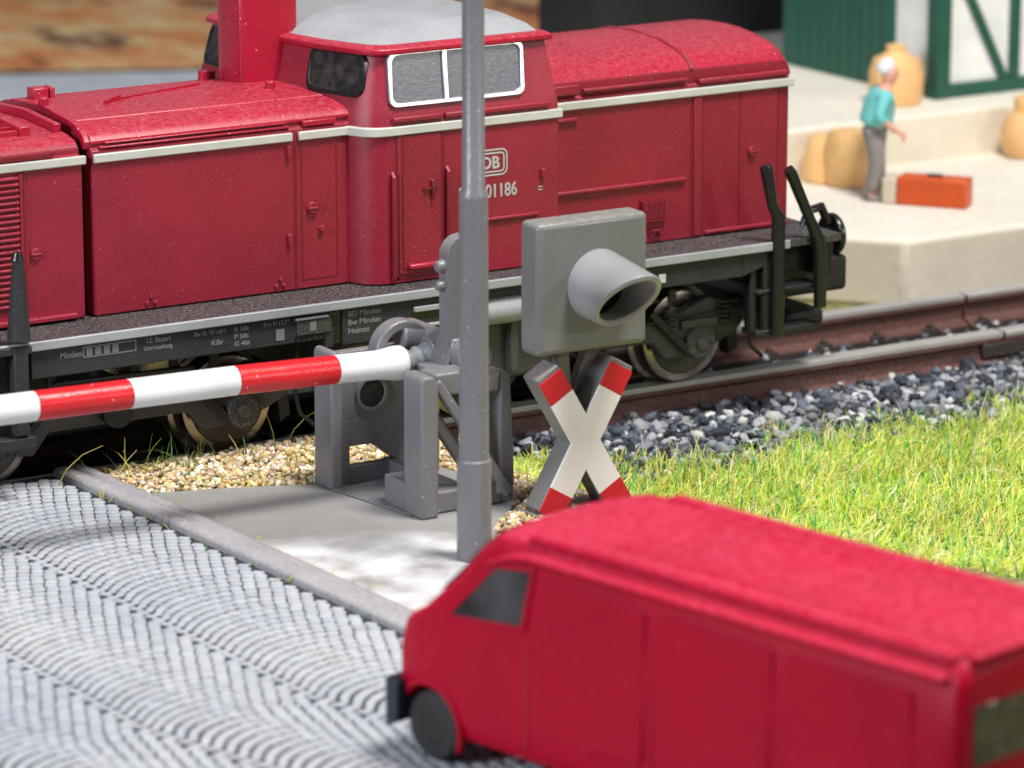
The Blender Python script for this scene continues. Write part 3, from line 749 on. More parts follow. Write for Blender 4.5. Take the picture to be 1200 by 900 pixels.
d = MB(); d.box((-4.50, -1.50, 1.12), (-4.17+.0, -1.483, 1.27)); d.build('skirt_plate', M['bogie'], loco, bevel=.006)
d = MB(); d.box((-4.52, -1.515, 1.255), (-4.2, -1.483, 1.275)); d.box((-3.35, -1.52, 1.19), (-2.98, -1.483, 1.235)); d.box((-3.35, -1.52, 1.05), (-2.98, -1.483, 1.075)); loose(d.build('skirt_rib', M['edge'], loco, bevel=.005))
d = MB(); d.box((-4.13, -1.46, 1.00), (-4.06, -1.44, 1.28)); d.box((-3.38, -1.489, 1.12), (-3.0, -1.480, 1.185)); d.box((-2.98, -1.489, 1.0), (-2.90, -1.480, 1.25))
for k in range(6): d.cyl((-4.51+k*.055, -1.48, 1.095), (-4.51+k*.055, -1.492, 1.095), .013, 8)
loose(d.build('skirt_slot', M['black'], loco))
def tx(body, size, x, z, mat='letterdim', sx=.9): return text_mesh('small_lettering', body, size, (x, -1.486, z), M[mat], loco, sx=sx, depth=.001, bold=.0015)
tx('Mindest-', .07, -6.72, 1.205); 
d = MB(); 
for a in (-6.48, -6.40, -6.32, -6.24): d.box((a, -1.4885, 1.20), (a+.055, -1.484, 1.265))
rr_ring(d, -6.51, 1.185, -6.02, 1.28, .01, .01, -1.4875); d.build('small_lettering', M['letterdim'], loco, smooth=False)
tx('12. Bauart', .062, -5.93, 1.235); tx('Untersuchung', .052, -5.95, 1.175)
tx('Bw St. Wendel', .055, -5.48, 1.235); tx('KBr', .06, -5.32, 1.14, sx=1.2)
for i, s in enumerate(('R 58t', 'P 58t', 'G 46t')): tx(s, .055, -5.10, 1.23-i*.062, 'letterdim', 1.15)
tx('Rev M 12.79', .055, -4.82, 1.235)
d = MB(); d.box((-4.70, -1.488, 1.10), (-4.62, -1.484, 1.20)); d.box((-4.38, -1.505, 1.15), (-4.32, -1.499, 1.23)); loose(d.build('small_plate', M['letterdim'], loco, smooth=False))
for i, s in enumerate(('BD Minden', 'Bw Minden', 'Heimat')): tx(s, .068, -4.0, 1.225-i*.075, 'letterdim', 1.05)
d = MB(); d.box((-.80, -1.505, 1.14), (-.73, -1.484, 1.22)); d.build('small_plate', M['stripe'], loco, smooth=False, bevel=.004)
# tanks between the bogies
t_ = MB(); t_.box((-3.95, -1.30, .42), (-1.75, 1.30, .96)); t_.build('fuel_tank', M['bogie'], loco, bevel=.04, seg=3)
t_ = MB(); t_.tube([(-2.9, -1.38, 1.08), (-2.85, -1.38, 1.08), (-1.5, -1.38, 1.08), (-1.45, -1.38, 1.08)], [.09, .13, .13, .09], 20); t_.build('air_tank', M['edge'], loco, bevel=.01)
t_ = MB(); t_.box((-2.5, -1.42, 1.20), (-1.9, -1.36, 1.28)); t_.box((-2.3, -1.40, .5), (-2.22, -1.30, 1.0)); t_.box((-1.8, -1.40, .45), (-1.7, -1.28, 1.2)); t_.build('tank_bracket', M['bogie'], loco, bevel=.01)

def bogie(xs_):
    root = None
    x0, x1 = xs_
    bg = MB()
    for s in (-1, 1):
        y0, y1 = sorted((s*.98, s*1.10))
        # side frame dips between the wheels
        bg.prism([(x0-.55, .62), (x0-.45, .80), (x0-.1, .84), (x0+.42, .66), (x1-.42, .66), (x1+.1, .84), (x1+.45, .80), (x1+.55, .62), (x1+.45, .50), (x1+.1, .34), (x1-.35, .30), (x1-.5, .48), (x0+.5, .48), (x0+.35, .30), (x0-.1, .34), (x0-.45, .50)], 'y', y0, y1)
    bg.box((x0-.5, -.98, .55), (x0-.42, .98, .72)); bg.box((x1+.42, -.98, .55), (x1+.5, .98, .72)); bg.box((x0+.9, -.98, .45), (x1-.9, .98, .75))
    bo = bg.build('bogie', M['bogie'], loco, bevel=.02)
    for x in (x0, x1):
        for s in (-1, 1):
            w = MB(); w.tube([(x, s*.62, .44), (x, s*.64, .44), (x, s*.66, .44), (x, s*.68, .44), (x, s*.85, .44), (x, s*.86, .44)], [.46, .49, .49, .435, .43, .40], 48)
            wo = w.build('wheel', M['wheel'], bo, bevel=.008)
            w = MB(); w.tube([(x, s*.855, .44), (x, s*.875, .44)], [.36, .34], 40); w.tube([(x, s*.87, .44), (x, s*.93, .44)], [.12, .1], 20)
            b2 = w.build('wheel_disc', M['disc'], bo)
            a = MB(); y = s*1.04
            a.tube([(x, y, .44), (x, s*1.17, .44)], [.17, .15], 20); a.tube([(x, s*1.165, .44), (x, s*1.20, .44)], .06, 12)
            a.box((x-.20, min(y, s*1.14), .58), (x+.20, max(y, s*1.14), .66))
            for k in range(8):
                q = 2*PI*k/8; a.cyl((x+.12*math.cos(q), s*1.16, .44+.12*math.sin(q)), (x+.12*math.cos(q), s*1.185, .44+.12*math.sin(q)), .018, 6)
            for dx in (-.30, .30):
                for k in range(5): a.tube([(x+dx, s*1.1, .60+k*.045), (x+dx, s*1.1, .62+k*.045)], .06, 10)
            a.build('axlebox', M['bogie'], bo, bevel=.008)
    d = MB()
    for s in (-1, 1):
        y = s*1.14
        for x in (x0, x1):
            sg = 1 if x == x0 else -1
            d.bar((x+sg*.55, y, .78), (x+sg*.12, y, .36), .05, .07); d.tube([(x-sg*.55, y, .95), (x-sg*.50, y, .60), (x-sg*.56, y, .34), (x-sg*.70, y, .22)], .02, 8)
            d.prism([(x-sg*.52, .2), (x-sg*.46, .70), (x-sg*.58, .72), (x-sg*.62, .26)], 'y', s*.70 if s > 0 else -.86, s*.86 if s > 0 else -.70)
        d.tube([(x0-.6, y, .66), (x0+.2, y+.02*s, .70), (x1-.3, y, .68), (x1+.5, y, .74)], .014, 8)
        d.box((x0+.8, min(s*.95, s*1.16), .72), (x1-.8, max(s*.95, s*1.16), .86)); d.cyl((x0+1.1, s*1.05, .60), (x0+1.1, s*1.2, .60), .14, 20)
        for k in range(7): d.box((x0-.3+k*.38, min(y, y+.04*s), .86), (x0-.22+k*.38, max(y, y+.04*s), .98))
        d.tube([(x0+.5, s*1.2, .92), (x1-.5, s*1.2, .90)], .02, 8); d.tube([(x0-.55, s*.9, .12), (x0-.45, s*.9, .30), (x0-.45, s*.95, .6)], .025, 8)
    halves(d.build('brake_rigging', M['blackmatt'], bo, bevel=.006))
bogie((-2.45, -.10)); bogie((-7.15, -4.85))
# buffer beam, buffers, couplings
for a in (1.12, -10.24): MB().box((a, -1.35, .95), (a+.12, 1.35, 1.34)).build('buffer_beam', M['blackmatt'], loco, bevel=.015)
for sx, x in ((1, 1.24), (-1, -10.24)):
    for y in (-.88, .88):
        b = MB(); b.tube([(x-.02*sx, y, 1.22), (x+.12*sx, y, 1.22), (x+.12*sx, y, 1.22), (x+.30*sx, y, 1.22)], [.12, .12, .075, .075], 20)
        bb = b.build('buffer', M['black'], loco, bevel=.008)
        MB().tube([(x+.29*sx, y, 1.22), (x+.31*sx, y, 1.22), (x+.35*sx, y, 1.22), (x+.365*sx, y, 1.22)], [.19, .20, .20, .15], 28).build('buffer_head', M['black'], bb, bevel=.006)
    c_ = MB(); a, b = sorted((x-.45*sx, x+.42*sx)); c_.box((a+.12, -1.02, .70), (b, .42, 1.04)); a, b = sorted((x-.3*sx, x+.1*sx)); c_.box((a, -1.1, .42), (b, .9, .58))
    c_.build('coupling', M['blackmatt'], loco, bevel=.05, seg=3)
h_ = MB(); h_.tube([(1.15, -1.0, 1.36), (1.2, -1.0, 1.50), (1.36, -.98, 1.52), (1.46, -.95, 1.36)], .045, 12); h_.build('hose', M['black'], loco)
# corner handrails and steps (right end, near side)
def handrail(p, r, n='handrail', m='black'): return MB().tube(p, r, 14).build(n, M[m], loco)
handrail([(.345, -1.49, 2.10), (.36, -1.50, 2.06), (.42, -1.52, 1.72), (.48, -1.53, 1.62), (.485, -1.53, .52)], [.055, .06, .05, .065, .065])
handrail([(.60, -1.50, 2.04), (.63, -1.505, 2.00), (.83, -1.53, 1.56), (.93, -1.53, 1.36), (.955, -1.53, 1.2), (.965, -1.53, .72)], [.05, .055, .05, .065, .065, .06])
e = MB(); e.box((.24, -1.45, .55), (.30, -1.35, 1.30)); e.box((.36, -1.49, .50), (.44, -1.36, 1.30)); e.box((.28, -1.50, .50), (1.0, -1.25, .56)); e.box((.28, -1.50, .90), (1.0, -1.25, .94)); e.box((.24, -1.40, .54), (.50, -1.36, 1.30)); e.build('corner_steps', M['blackmatt'], loco, bevel=.01)
for s in (1,):
    handrail([(.485, 1.52, 1.95), (.485, 1.53, .52)], .05); handrail([(.95, 1.52, 1.95), (.965, 1.53, .72)], .05)
handrail([(-7.09, -1.52, 2.10), (-7.09, -1.52, 2.06), (-7.10, -1.52, 1.42)], [.055, .05, .10], m='frame'); MB().box((-7.17, -1.57, .62), (-7.04, -1.46, 1.36)).build('step_post', M['frame'], loco, bevel=.015)
handrail([(-7.095, -1.52, 2.085), (-7.09, -1.52, 2.15)], [.055, .035])
e = MB(); e.box((-7.75, -1.56, 1.30), (-7.0, -1.45, 1.37)); e.box((-7.8, -1.56, .50), (-6.98, -1.2, .60)); e.box((-7.75, -1.40, .55), (-7.0, -1.34, 1.30)); e.box((-7.72, -1.55, .5), (-7.64, -1.45, 1.3)); e.build('corner_steps', M['frame'], loco, bevel=.012)

# ------------------------------------------------------------------ level crossing barrier
bar_ = empty('crossing_barrier', (-4.3, -3.1, .06), 'grey level crossing barrier with red and white striped arm lowered over the road', 'barrier')
G = M['grey']; ZB = .057
def plate(y0, y1, name='stand_side', full=False):
    mb = MB()
    mb.prism([(-4.62, ZB), (-4.46, ZB), (-4.46, 1.18), (-4.50, 1.24), (-4.60, 1.24), (-4.62, 1.2)], 'y', y0, y1)       # upright
    mb.prism([(-3.86, ZB+.1), (-3.72, ZB+.02), (-3.70, ZB+.2), (-3.74, 1.16), (-3.84, 1.20)], 'y', y0+.06, y1)    # rear upright
    mb.prism([(-4.47, ZB), (-3.80, ZB), (-3.80, .24), (-4.47, .24)], 'y', y0+.10, y1)                              # sole
    mb.prism([(-4.46, 1.24), (-4.46, 1.06), (-3.86, 1.02), (-3.84, 1.20), (-3.98, 1.24)], 'y', y0+.05, y1)
    return mb
P1 = plate(-3.76, -3.46)
P1.bar((-4.46, -3.70, 1.18), (-3.76, -3.70, .15), .08, .085)
P1.bar((-4.44, -3.58, .90), (-4.05, -3.58, .33), .10, .10)
P1.build('stand_side', G, bar_, bevel=.022, seg=3)
# far side: closed plate with a round recess and a cut-out
fy0, fy1 = -2.60, -2.30
P2 = MB()
P2.prism([(-4.80, ZB), (-4.69, ZB), (-4.69, 1.20), (-4.73, 1.24), (-4.78, 1.24), (-4.80, 1.2)], 'y', fy0, fy1)
P2.build('stand_side', G, bar_, bevel=.022, seg=3)
def far_panel():
    # plate in the x-z plane with two holes: built as strips round the holes
    me = MB(); y0, y1 = -2.50, -2.40
    me.prism([(-4.75, .62), (-3.7, .62), (-3.74, 1.20), (-4.75, 1.20)], 'y', y0, y1)
    me.prism([(-4.75, ZB), (-4.57, ZB), (-4.57, .62), (-4.75, .62)], 'y', y0, y1)
    me.prism([(-4.57, .385), (-4.36, .385), (-4.12, .21), (-3.70, ZB), (-3.70, .62), (-4.57, .62)], 'y', y0, y1)
    me.prism([(-4.57, ZB), (-3.7, ZB), (-4.12, .21), (-4.57, .21)], 'y', y0, y1)
    return me
far_panel().build('stand_panel', G, bar_, bevel=.006)
r_ = MB(); rings = []
for (yy, rr) in ((-2.505, .16), (-2.525, .15), (-2.525, .125), (-2.503, .12)):
    rings.append([(-4.36+rr*math.cos(2*PI*k/28), yy, .82+rr*math.sin(2*PI*k/28)) for k in range(28)])
r_.loft(rings, cap=False); rec = r_.build('recess_rim', G, bar_)
MB().tube([(-4.36, -2.5035, .82), (-4.36, -2.506, .82)], .125, 28).build('recess', M['blackmatt'], rec)
b_ = MB(); b_.prism([(-4.79, -2.59), (-4.64, -3.60), (-3.80, -3.6), (-3.8, -2.45)], 'z', ZB, .075); b_.box((-4.60, -3.48, ZB), (-4.42, -3.12, .30)); b_.box((-4.2, -3.5, .1), (-4.06, -2.4, .22)); b_.build('stand_base', G, bar_, bevel=.02, seg=3)
# head: block, hub, tower
hd = MB(); hd.box((-4.30, -3.46, 1.10), (-3.86, -2.45, 1.20)); hd.tube([(-4.15, -3.05, 1.25), (-3.98, -3.05, 1.27)], [.13, .17], 24); hd.tube([(-4.0, -3.62, 1.28), (-4.0, -2.5, 1.28)], .14, 24); hd.tube([(-4.0, -3.74, 1.28), (-4.0, -3.60, 1.28)], [.05, .1], 20)
hd.prism([(-4.18, 1.15), (-3.8, 1.15), (-3.86, 1.42), (-4.10, 1.42)], 'y', -3.40, -3.16)
hd.tube([(-4.30, -2.86, 1.36), (-4.1, -2.86, 1.33), (-4.0, -2.9, 1.28)], [.11, .10, .09], 16)
hd.build('pivot_head', G, bar_, bevel=.02, seg=3)
tw_ = MB(); TP = [(-4.13, 1.30), (-3.80, 1.30), (-3.80, 2.16)] + [(-3.965+.165*math.cos(math.radians(a)), 2.10+.165*math.sin(math.radians(a))) for a in range(0, 181, 15)]
tw_.prism(TP, 'y', -3.36, -3.22); two = tw_.build('counterweight_lever', G, bar_, bevel=.03, seg=3)
k_ = MB(); k_.tube([(-4.20, -3.29, 2.02), (-4.12, -3.29, 2.02)], [.045, .06], 12); k_.tube([(-4.20, -3.29, 1.86), (-4.12, -3.29, 1.86)], [.04, .05], 12); loose(k_.build('lug', G, two, bevel=.012))
arc = MB(); AC = (-4.28, 1.24); rings = []
for a in range(200, -21, -10):
    q = math.radians(a); c_, s_2 = math.cos(q), math.sin(q)
    rings.append([(AC[0]+r*c_, y, AC[1]+r*s_2) for r, y in ((.27, -2.92), (.27, -2.76), (.185, -2.76), (.185, -2.92))])
arc.loft(rings); arc.build('gear_segment', G, bar_, bevel=.018, seg=2)
# arm
def arm_pt(x): t = (x+4.33)/(-4); return (x, -3.05, 1.195 + .115*min(1, t*1.05)*1.0 if t < .9 else 1.195+.108+ .012*(t-.9))
def armz(x): t = (-4.33-x); return 1.195 + .036*min(t, 1.4) + .016*max(0, min(t-1.4, 4))
pole = MB(); xs_ = [-4.28, -4.36, -4.52]; 
col_b = [(-4.38, -5.02, 'armwhite'), (-5.02, -5.935, 'armred'), (-5.935, -6.885, 'armwhite'), (-6.885, -7.70, 'armred'), (-7.70, -8.62, 'armwhite'), (-8.62, -9.5, 'armred'), (-9.5, -10.4, 'armwhite')]
jn = MB(); jn.tube([(-4.44, -3.05, 1.20), (-4.33, -3.05, 1.205), (-4.29, -3.05, 1.21), (-4.24, -3.05, 1.22), (-4.20, -3.05, 1.23), (-4.13, -3.05, 1.24)], [.08, .095, .075, .10, .085, .11], 18); jn.build('arm_joint', M['edge'], bar_, bevel=.008)
for i, (a, b, mm) in enumerate(col_b):
    R0 = .119
    if i == 0: p = [(-4.375, .10), (-4.38, .132), (-4.41, .145), (-4.46, .143), (-4.62, .121), (b, R0)]
    else: p = [(a, R0), (b, R0)]
    if i == len(col_b)-1: p += [(b-.06, .11), (b-.09, .05)]
    MB().tube([(x, -3.05, armz(x)) for x, r in p], [r for x, r in p], 32).build('arm_section', M[mm], bar_, bevel=.006)

# ------------------------------------------------------------------ tall post
post = MB()
px, py = -4.82, -4.889
post.tube([(px, py, .056), (px, py, .07), (px, py, .84), (px, py, .855), (px, py, .865), (px, py, 2.93), (px, py, 2.97), (px, py, 3.0), (px, py, 4.6), (px, py, 5.4), (px, py, 5.43)],
          [.132, .138, .134, .134, .118, .112, .110, .089, .085, .083, .06], 32)
tag(post.build('tall_post', M['grey'], bevel=.004), 'tall round grey plastic post rising in front of the locomotive cab', 'post')

# ------------------------------------------------------------------ crossing signal
sig = empty('crossing_signal', (-3.3, -4.1, .05), 'grey square crossing light above a red and white diagonal cross behind the van', 'crossing signal')
GS = M['greydk']
MB().box((-3.80, -4.2, 1.39), (-2.74, -3.92, 2.48)).build('backboard', GS, sig, bevel=.05, seg=4)
def visor():
    cx, cz = -3.22, 1.93; n = 40; ro, ri = .285, .235
    out0 = []; out1 = []; in0 = []; in1 = []
    for k in range(n):
        a = 2*PI*k/n; c_, s2 = math.cos(a), math.sin(a)
        # the lip runs forward at the top and back at the bottom
        L = .22 + .46*(.5+.5*s2)
        t = L*.10
        out0.append((cx+ro*1.04*c_, -4.19, cz+ro*1.04*s2)); out1.append((cx+(ro-t*.2)*c_, -4.2-L, cz+(ro-t*.2)*s2 - .10*L))
        in1.append((cx+(ri-t*.2)*c_, -4.2-L+.008, cz+(ri-t*.2)*s2 - .10*L)); in0.append((cx+ri*c_, -4.215, cz+ri*s2))
    return MB().loft([out0, out1, in1, in0], cap=False)
vis = visor().build('lamp_visor', M['visor'], sig, bevel=.012, seg=3)
MB().tube([(-3.22, -4.205, 1.93), (-3.22, -4.22, 1.93)], [.25, .22], 32).build('lens', M['lens'], vis)
def xshape():
    mb = MB()
    return mb
CXc, CZc = -3.33, .635; hw, hh, wid = .345, .585, .235
AD = math.hypot(hw, hh); du = (hw/AD, hh/AD); dn = (hh/AD, hw/AD)
def px_(sx, sz, t, side):     # a point on an arm: t along it, side = -1/+1 toward x-/x+
    return (CXc + sx*du[0]*AD*t + side*wid/2*dn[0], CZc + sz*du[1]*AD*t + (-side*sx*sz*wid/2*dn[1]))
def xpoly(t):
    gx, gz = wid/2/du[1], wid/2/du[0]
    tt = {k: (t[k] if isinstance(t, dict) else t) for k in ('ur', 'ul', 'll', 'lr')}
    return [px_(1, 1, tt['ur'], 1), px_(1, 1, tt['ur'], -1), (CXc, CZc+gz), px_(-1, 1, tt['ul'], 1), px_(-1, 1, tt['ul'], -1), (CXc-gx, CZc),
            px_(-1, -1, tt['ll'], -1), px_(-1, -1, tt['ll'], 1), (CXc, CZc-gz), px_(1, -1, tt['lr'], -1), px_(1, -1, tt['lr'], 1), (CXc+gx, CZc)]
def xmesh(t, y0, y1):
    P = xpoly(t); mb = MB(); n = 12
    vs = [(x, y0, z) for x, z in P] + [(x, y1, z) for x, z in P]
    quads = [(0, 1, 2, 11), (2, 3, 4, 5), (5, 6, 7, 8), (8, 9, 10, 11), (2, 5, 8, 11)]
    fs = [tuple(q) for q in quads] + [tuple(reversed([i+n for i in q])) for q in quads] + [(i, i+n, (i+1) % n + n, (i+1) % n) for i in range(n)]
    return mb.add(vs, fs)
xmesh(dict(ur=1.06, ul=1.06, ll=1.0, lr=1.0), -4.185, -3.96).build('cross_back', GS, sig, bevel=.016, seg=3)
xmesh(.68, -4.20, -4.18).build('cross_board', M['signwhite'], sig)
for sx, sz in ((1, 1), (-1, 1), (1, -1), (-1, -1)):
    P = [px_(sx, sz, .68, -1), px_(sx, sz, .68, 1), px_(sx, sz, 1.0, 1), px_(sx, sz, 1.0, -1)]
    MB().prism(P, 'y', -4.2005, -4.18).build('cross_tip', M['signred'], sig, bevel=.003)
ms = MB(); ms.bar((-3.33, -3.88, .70), (-3.44, -3.96, 1.46), .10, .12); ms.build('mast', GS, sig, bevel=.015)
ms = MB(); ms.bar((-3.33, -3.86, .70), (-3.10, -3.96, 1.46), .10, .12); ms.build('mast', GS, sig, bevel=.015)
ms = MB(); ms.box((-3.80, -4.25, .045), (-2.9, -3.85, .075)); ms.build('base_plate', GS, sig, bevel=.01)

# ------------------------------------------------------------------ van
VO = (-7.446, -9.648); ang = math.atan2(-.97838838, .20677565)
van = empty('delivery_van', (VO[0], VO[1], .06), 'red toy delivery van with high ribbed roof parked in the foreground', 'van')
def vw(p):     # local: x toward the tail, y to the far side, z up
    d = (.20677565, -.97838838); n = (.97838838, .20677565)
    return (VO[0]+p[0]*d[0]+p[1]*n[0], VO[1]+p[0]*d[1]+p[1]*n[1], p[2])
def vb(mb, name, mat, parent=None, bevel=0, seg=2):
    mb.v = [vw(p) for p in mb.v]; return mb.build(name, mat, parent or van, bevel=bevel, seg=seg)
VW = 1.68
def vsec(x, zt, ztop_in, y0=0.0, zb=.30, belt=1.08, tum=.05, gut=None):
    """half-section points low->high on the near side then mirrored"""
    L = [(y0+.03, zb), (y0, zb+.10), (y0, belt)]
    return L
# lower and upper body as a loft of cross-sections along x
def bow(x, y):
    t = min(1, max(0, (.30-x)/.45)) * (1 if x > -.95 else .6); return .11*t*(1-((y-VW/2)/(VW/2))**2)
def sect(x, zb, zbelt, zgut, ztop, inset_b, inset_g, inset_t):
    L = [(inset_b+.03, zb), (inset_b, zb+.12), (inset_b, zbelt), (inset_g, zgut), (inset_t-.02, ztop-.025), (inset_t+.03, ztop), (.45, ztop+.012), (.65, ztop+.018)]
    R = [(VW-y, z) for y, z in reversed(L)]
    return [(x-bow(x, y), y, z) for y, z in L + R]
bs = [(-1.17, .34, .66, .76, .84, .12, .16, .22), (-1.12, .30, .80, .92, 1.0, .06, .10, .14), (-.93, .28, 1.02, 1.06, 1.10, .03, .06, .12), (-.62, .28, 1.10, 1.26, 1.37, .03, .07, .13), (-.38, .28, 1.12, 1.48, 1.61, .03, .06, .12), (-.22, .28, 1.13, 1.60, 1.745, .03, .06, .13),
      (.02, .28, 1.14, 1.645, 1.765, .03, .07, .15), (.35, .28, 1.14, 1.65, 1.775, .03, .07, .15), (3.50, .28, 1.14, 1.65, 1.775, .03, .07, .15), (3.66, .28, 1.14, 1.64, 1.755, .04, .08, .16), (3.72, .30, 1.14, 1.60, 1.69, .07, .11, .20)]
bodym = MB(); bodym.loft([sect(*b) for b in bs])
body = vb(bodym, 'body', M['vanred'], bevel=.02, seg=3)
# wheel arches, cut by dark inner wheel wells standing just proud
def disc(cx, cz, r, y0, y1, n=32, half=False):
    return [(cx+r*math.cos(2*PI*k/n), cz+r*math.sin(2*PI*k/n)) for k in range(n)]
for side in (0, 1):
    for cx in (-.83, 2.60):
        cut = MB(); cut.prism(disc(cx, .30, .29, 0, 0), 'y', -.1 if side == 0 else VW-.22, .22 if side == 0 else VW+.1)
        cut.v = [vw(p) for p in cut.v]
        co = cut.build('wheel_cut', M['vanplastic']); 
        bo = body.modifiers.new('arch', 'BOOLEAN'); bo.operation = 'DIFFERENCE'; bo.object = co; bo.solver = 'EXACT'
        co['cut'] = 1
# apply booleans so no helper objects stay in the scene
bpy.context.view_layer.update()
dg = bpy.context.evaluated_depsgraph_get(); me = bpy.data.meshes.new_from_object(body.evaluated_get(dg)); body.modifiers.clear(); body.data = me
for o in [o for o in bpy.data.objects if o.get('cut')]: bpy.data.objects.remove(o)
for p in body.data.polygons: p.use_smooth = True
body.data.set_sharp_from_angle(angle=math.radians(40))
for cx in (-.83, 2.60):
    for s in (0, 1):
        y0, y1 = (.055, .24) if s == 0 else (VW-.24, VW-.055)
        t = MB(); t.tube([(cx, y0, .30), (cx, y0+.02, .30), (cx, y1-.02, .30), (cx, y1, .30)], [.215, .24, .24, .215], 36)
        w = vb(t, 'wheel', M['tyre'], bevel=.01)
        yo = y0-.002 if s == 0 else y1+.002
        t = MB(); t.tube([(cx, yo, .30), (cx, yo+(.03 if s == 0 else -.03), .30)], [.14, .14], 28); vb(t, 'rim', M['blackmatt'], w, bevel=.01)
        t = MB(); rings = []
        for a in (range(-20, 131, 10) if cx < 0 else range(-20, 201, 10)):
            q = math.radians(a); yy = .012 if s == 0 else VW-.012; yi = .06 if s == 0 else VW-.06
            rings.append([(cx+r*math.cos(q), y, .30+r*math.sin(q)) for r, y in ((.29, yi), (.29, yy), (.325, yy), (.33, yi))])
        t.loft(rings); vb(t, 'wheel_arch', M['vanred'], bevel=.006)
# gutter rail, roof ledge and ribs
for s in (0, 1):
    f_ = (lambda y: y) if s == 0 else (lambda y: VW-y)
    t = MB(); A = [(-.60, .05, 1.205), (-.30, .075, 1.53), (-.08, .07, 1.625), (.12, .06, 1.655), (3.60, .06, 1.66)]
    rings = [[(x, f_(y-.03), z-.025), (x, f_(y-.05), z), (x, f_(y-.035), z+.025), (x, f_(y+.06), z+.035), (x, f_(y+.06), z-.03)] for x, y, z in A[1:]]
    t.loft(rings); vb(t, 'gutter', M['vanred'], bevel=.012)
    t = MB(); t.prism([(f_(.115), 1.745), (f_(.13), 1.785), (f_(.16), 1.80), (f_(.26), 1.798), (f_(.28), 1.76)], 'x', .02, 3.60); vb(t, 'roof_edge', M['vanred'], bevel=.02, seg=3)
t = MB()
for k in range(9):
    y = .38 + k*(VW-.76)/8; t.box((.55, y-.03, 1.765), (3.63, y+.03, 1.798))
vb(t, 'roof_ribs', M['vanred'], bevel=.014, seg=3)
# side seams
for s, yy in ((0, .026), (1, VW-.026)):
    t = MB(); q = .006 if s == 0 else -.006
    def seam(pts, w=.018):
        for (x0, z0), (x1, z1) in zip(pts, pts[1:]): t.bar((x0, yy+q*.5, z0), (x1, yy+q*.5, z1), .012, w, (0, 1, 0))
    seam([(1.22, .36), (1.22, 1.14)], .010)
    seam([(.10, .36), (.12, 1.14)])
    vb(t, 'side_seam', M['vanseam'], bevel=0)
# raised side panels above the belt (lean inwards with the wall)
def vside(u, z, out=0.0):
    t = (z-1.14)/.53; return (u, .03+.04*t - out, z)
def vside2(u, z, out=0.0):
    t = (z-1.14)/.53; return (u, VW-.03-.04*t + out, z)
for fn in (vside, vside2):
    for a, b in ((.22, 1.16), (1.28, 2.24), (2.36, 3.36)):
        P = rrect(a, .52, b, 1.55, .06)
        mb = MB(); f2 = (lambda u, z, o: fn(u, z, o) if z > 1.14 else (u, (fn(u, 1.14, o))[1], z))
        n_ = len(P); A = [f2(u, z, .020) for u, z in P]; B = [f2(u, z, -.01) for u, z in P]; mb.loft([B, A]); mb.v = [vw(p) for p in mb.v]
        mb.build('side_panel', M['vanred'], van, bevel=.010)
    # cab door window
    P = [(-.60, 1.14), (.055, 1.20), (.12, 1.575), (-.20, 1.535)]
    A = [fn(u, z, .012) for u, z in P]; B = [fn(u, z, -.02) for u, z in P]
    mb = MB(); mb.loft([B, A]); mb.v = [vw(p) for p in mb.v]; w = mb.build('door_window', M['vanglass'], van, bevel=.004)
    Q = [(-.68, 1.105), (.095, 1.165), (.165, 1.62), (-.215, 1.58)]
    n = 4; A = [fn(u, z, .016) for u, z in Q]; B = [fn(u, z, .016) for u, z in P]; A2 = [fn(u, z, -.01) for u, z in Q]; B2 = [fn(u, z, -.01) for u, z in P]
    mb = MB(); fs = []
    for i in range(n):
        j = (i+1) % n; fs += [(i, j, n+j, n+i), (n+i, n+j, 2*n+j, 2*n+i), (3*n+i, 3*n+j, j, i)]
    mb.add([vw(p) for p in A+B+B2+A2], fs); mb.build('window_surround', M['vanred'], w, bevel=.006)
# windscreen, bumper, lamps, tail
t = MB(); gv = []; NY = 10
for k, (x, z) in enumerate(((-.84, 1.205), (-.60, 1.42), (-.38, 1.635), (-.26, 1.735))):
    for i in range(NY+1):
        y = .19 + (VW-.38)*i/NY; gv.append((x-bow(x, y)-.006, y, z))
gf = [(k*(NY+1)+i, k*(NY+1)+i+1, (k+1)*(NY+1)+i+1, (k+1)*(NY+1)+i) for k in range(3) for i in range(NY)]
t.add(gv, gf); vb(t, 'windscreen', M['vanglass'])
t = MB(); t.loft([[(-1.25, .05, .27), (-1.25, VW-.05, .27), (-1.25, VW-.05, .56), (-1.25, .05, .56)], [(-1.20, -.03, .26), (-1.20, VW+.03, .26), (-1.20, VW+.03, .58), (-1.20, -.03, .58)], [(-1.075, -.035, .28), (-1.075, VW+.035, .28), (-1.075, VW+.035, .57), (-1.075, -.035, .57)]]); vb(t, 'bumper', M['vanplastic'], bevel=.02, seg=3)
t = MB(); t.box((3.72, -.0, .30), (3.84, VW, .50)); vb(t, 'bumper', M['vanplastic'], bevel=.02, seg=3)
for y in (.18, VW-.42):
    t = MB(); t.box((-1.165, y, .62), (-1.12, y+.24, .76)); vb(t, 'headlight', M['silver'], bevel=.02)
for y in (.17, VW-.17-.52):
    t = MB(); t.box((3.695, y, 1.12), (3.728, y+.52, 1.50)); vb(t, 'rear_window', M['glassdk'], bevel=.01)
for y in (.03, VW-.13):
    t = MB(); t.box((3.70, y+.04, .62), (3.735, y+.12, 1.05)); vb(t, 'tail_light', M['signred'], bevel=.01)
t = MB(); t.box((3.70, VW/2-.012, .5), (3.726, VW/2+.012, 1.58)); vb(t, 'door_seam', M['vanseam'])
t = MB(); t.box((3.62, .2, 1.74), (3.72, VW-.2, 1.80)); vb(t, 'roof_edge', M['vanred'], bevel=.015)

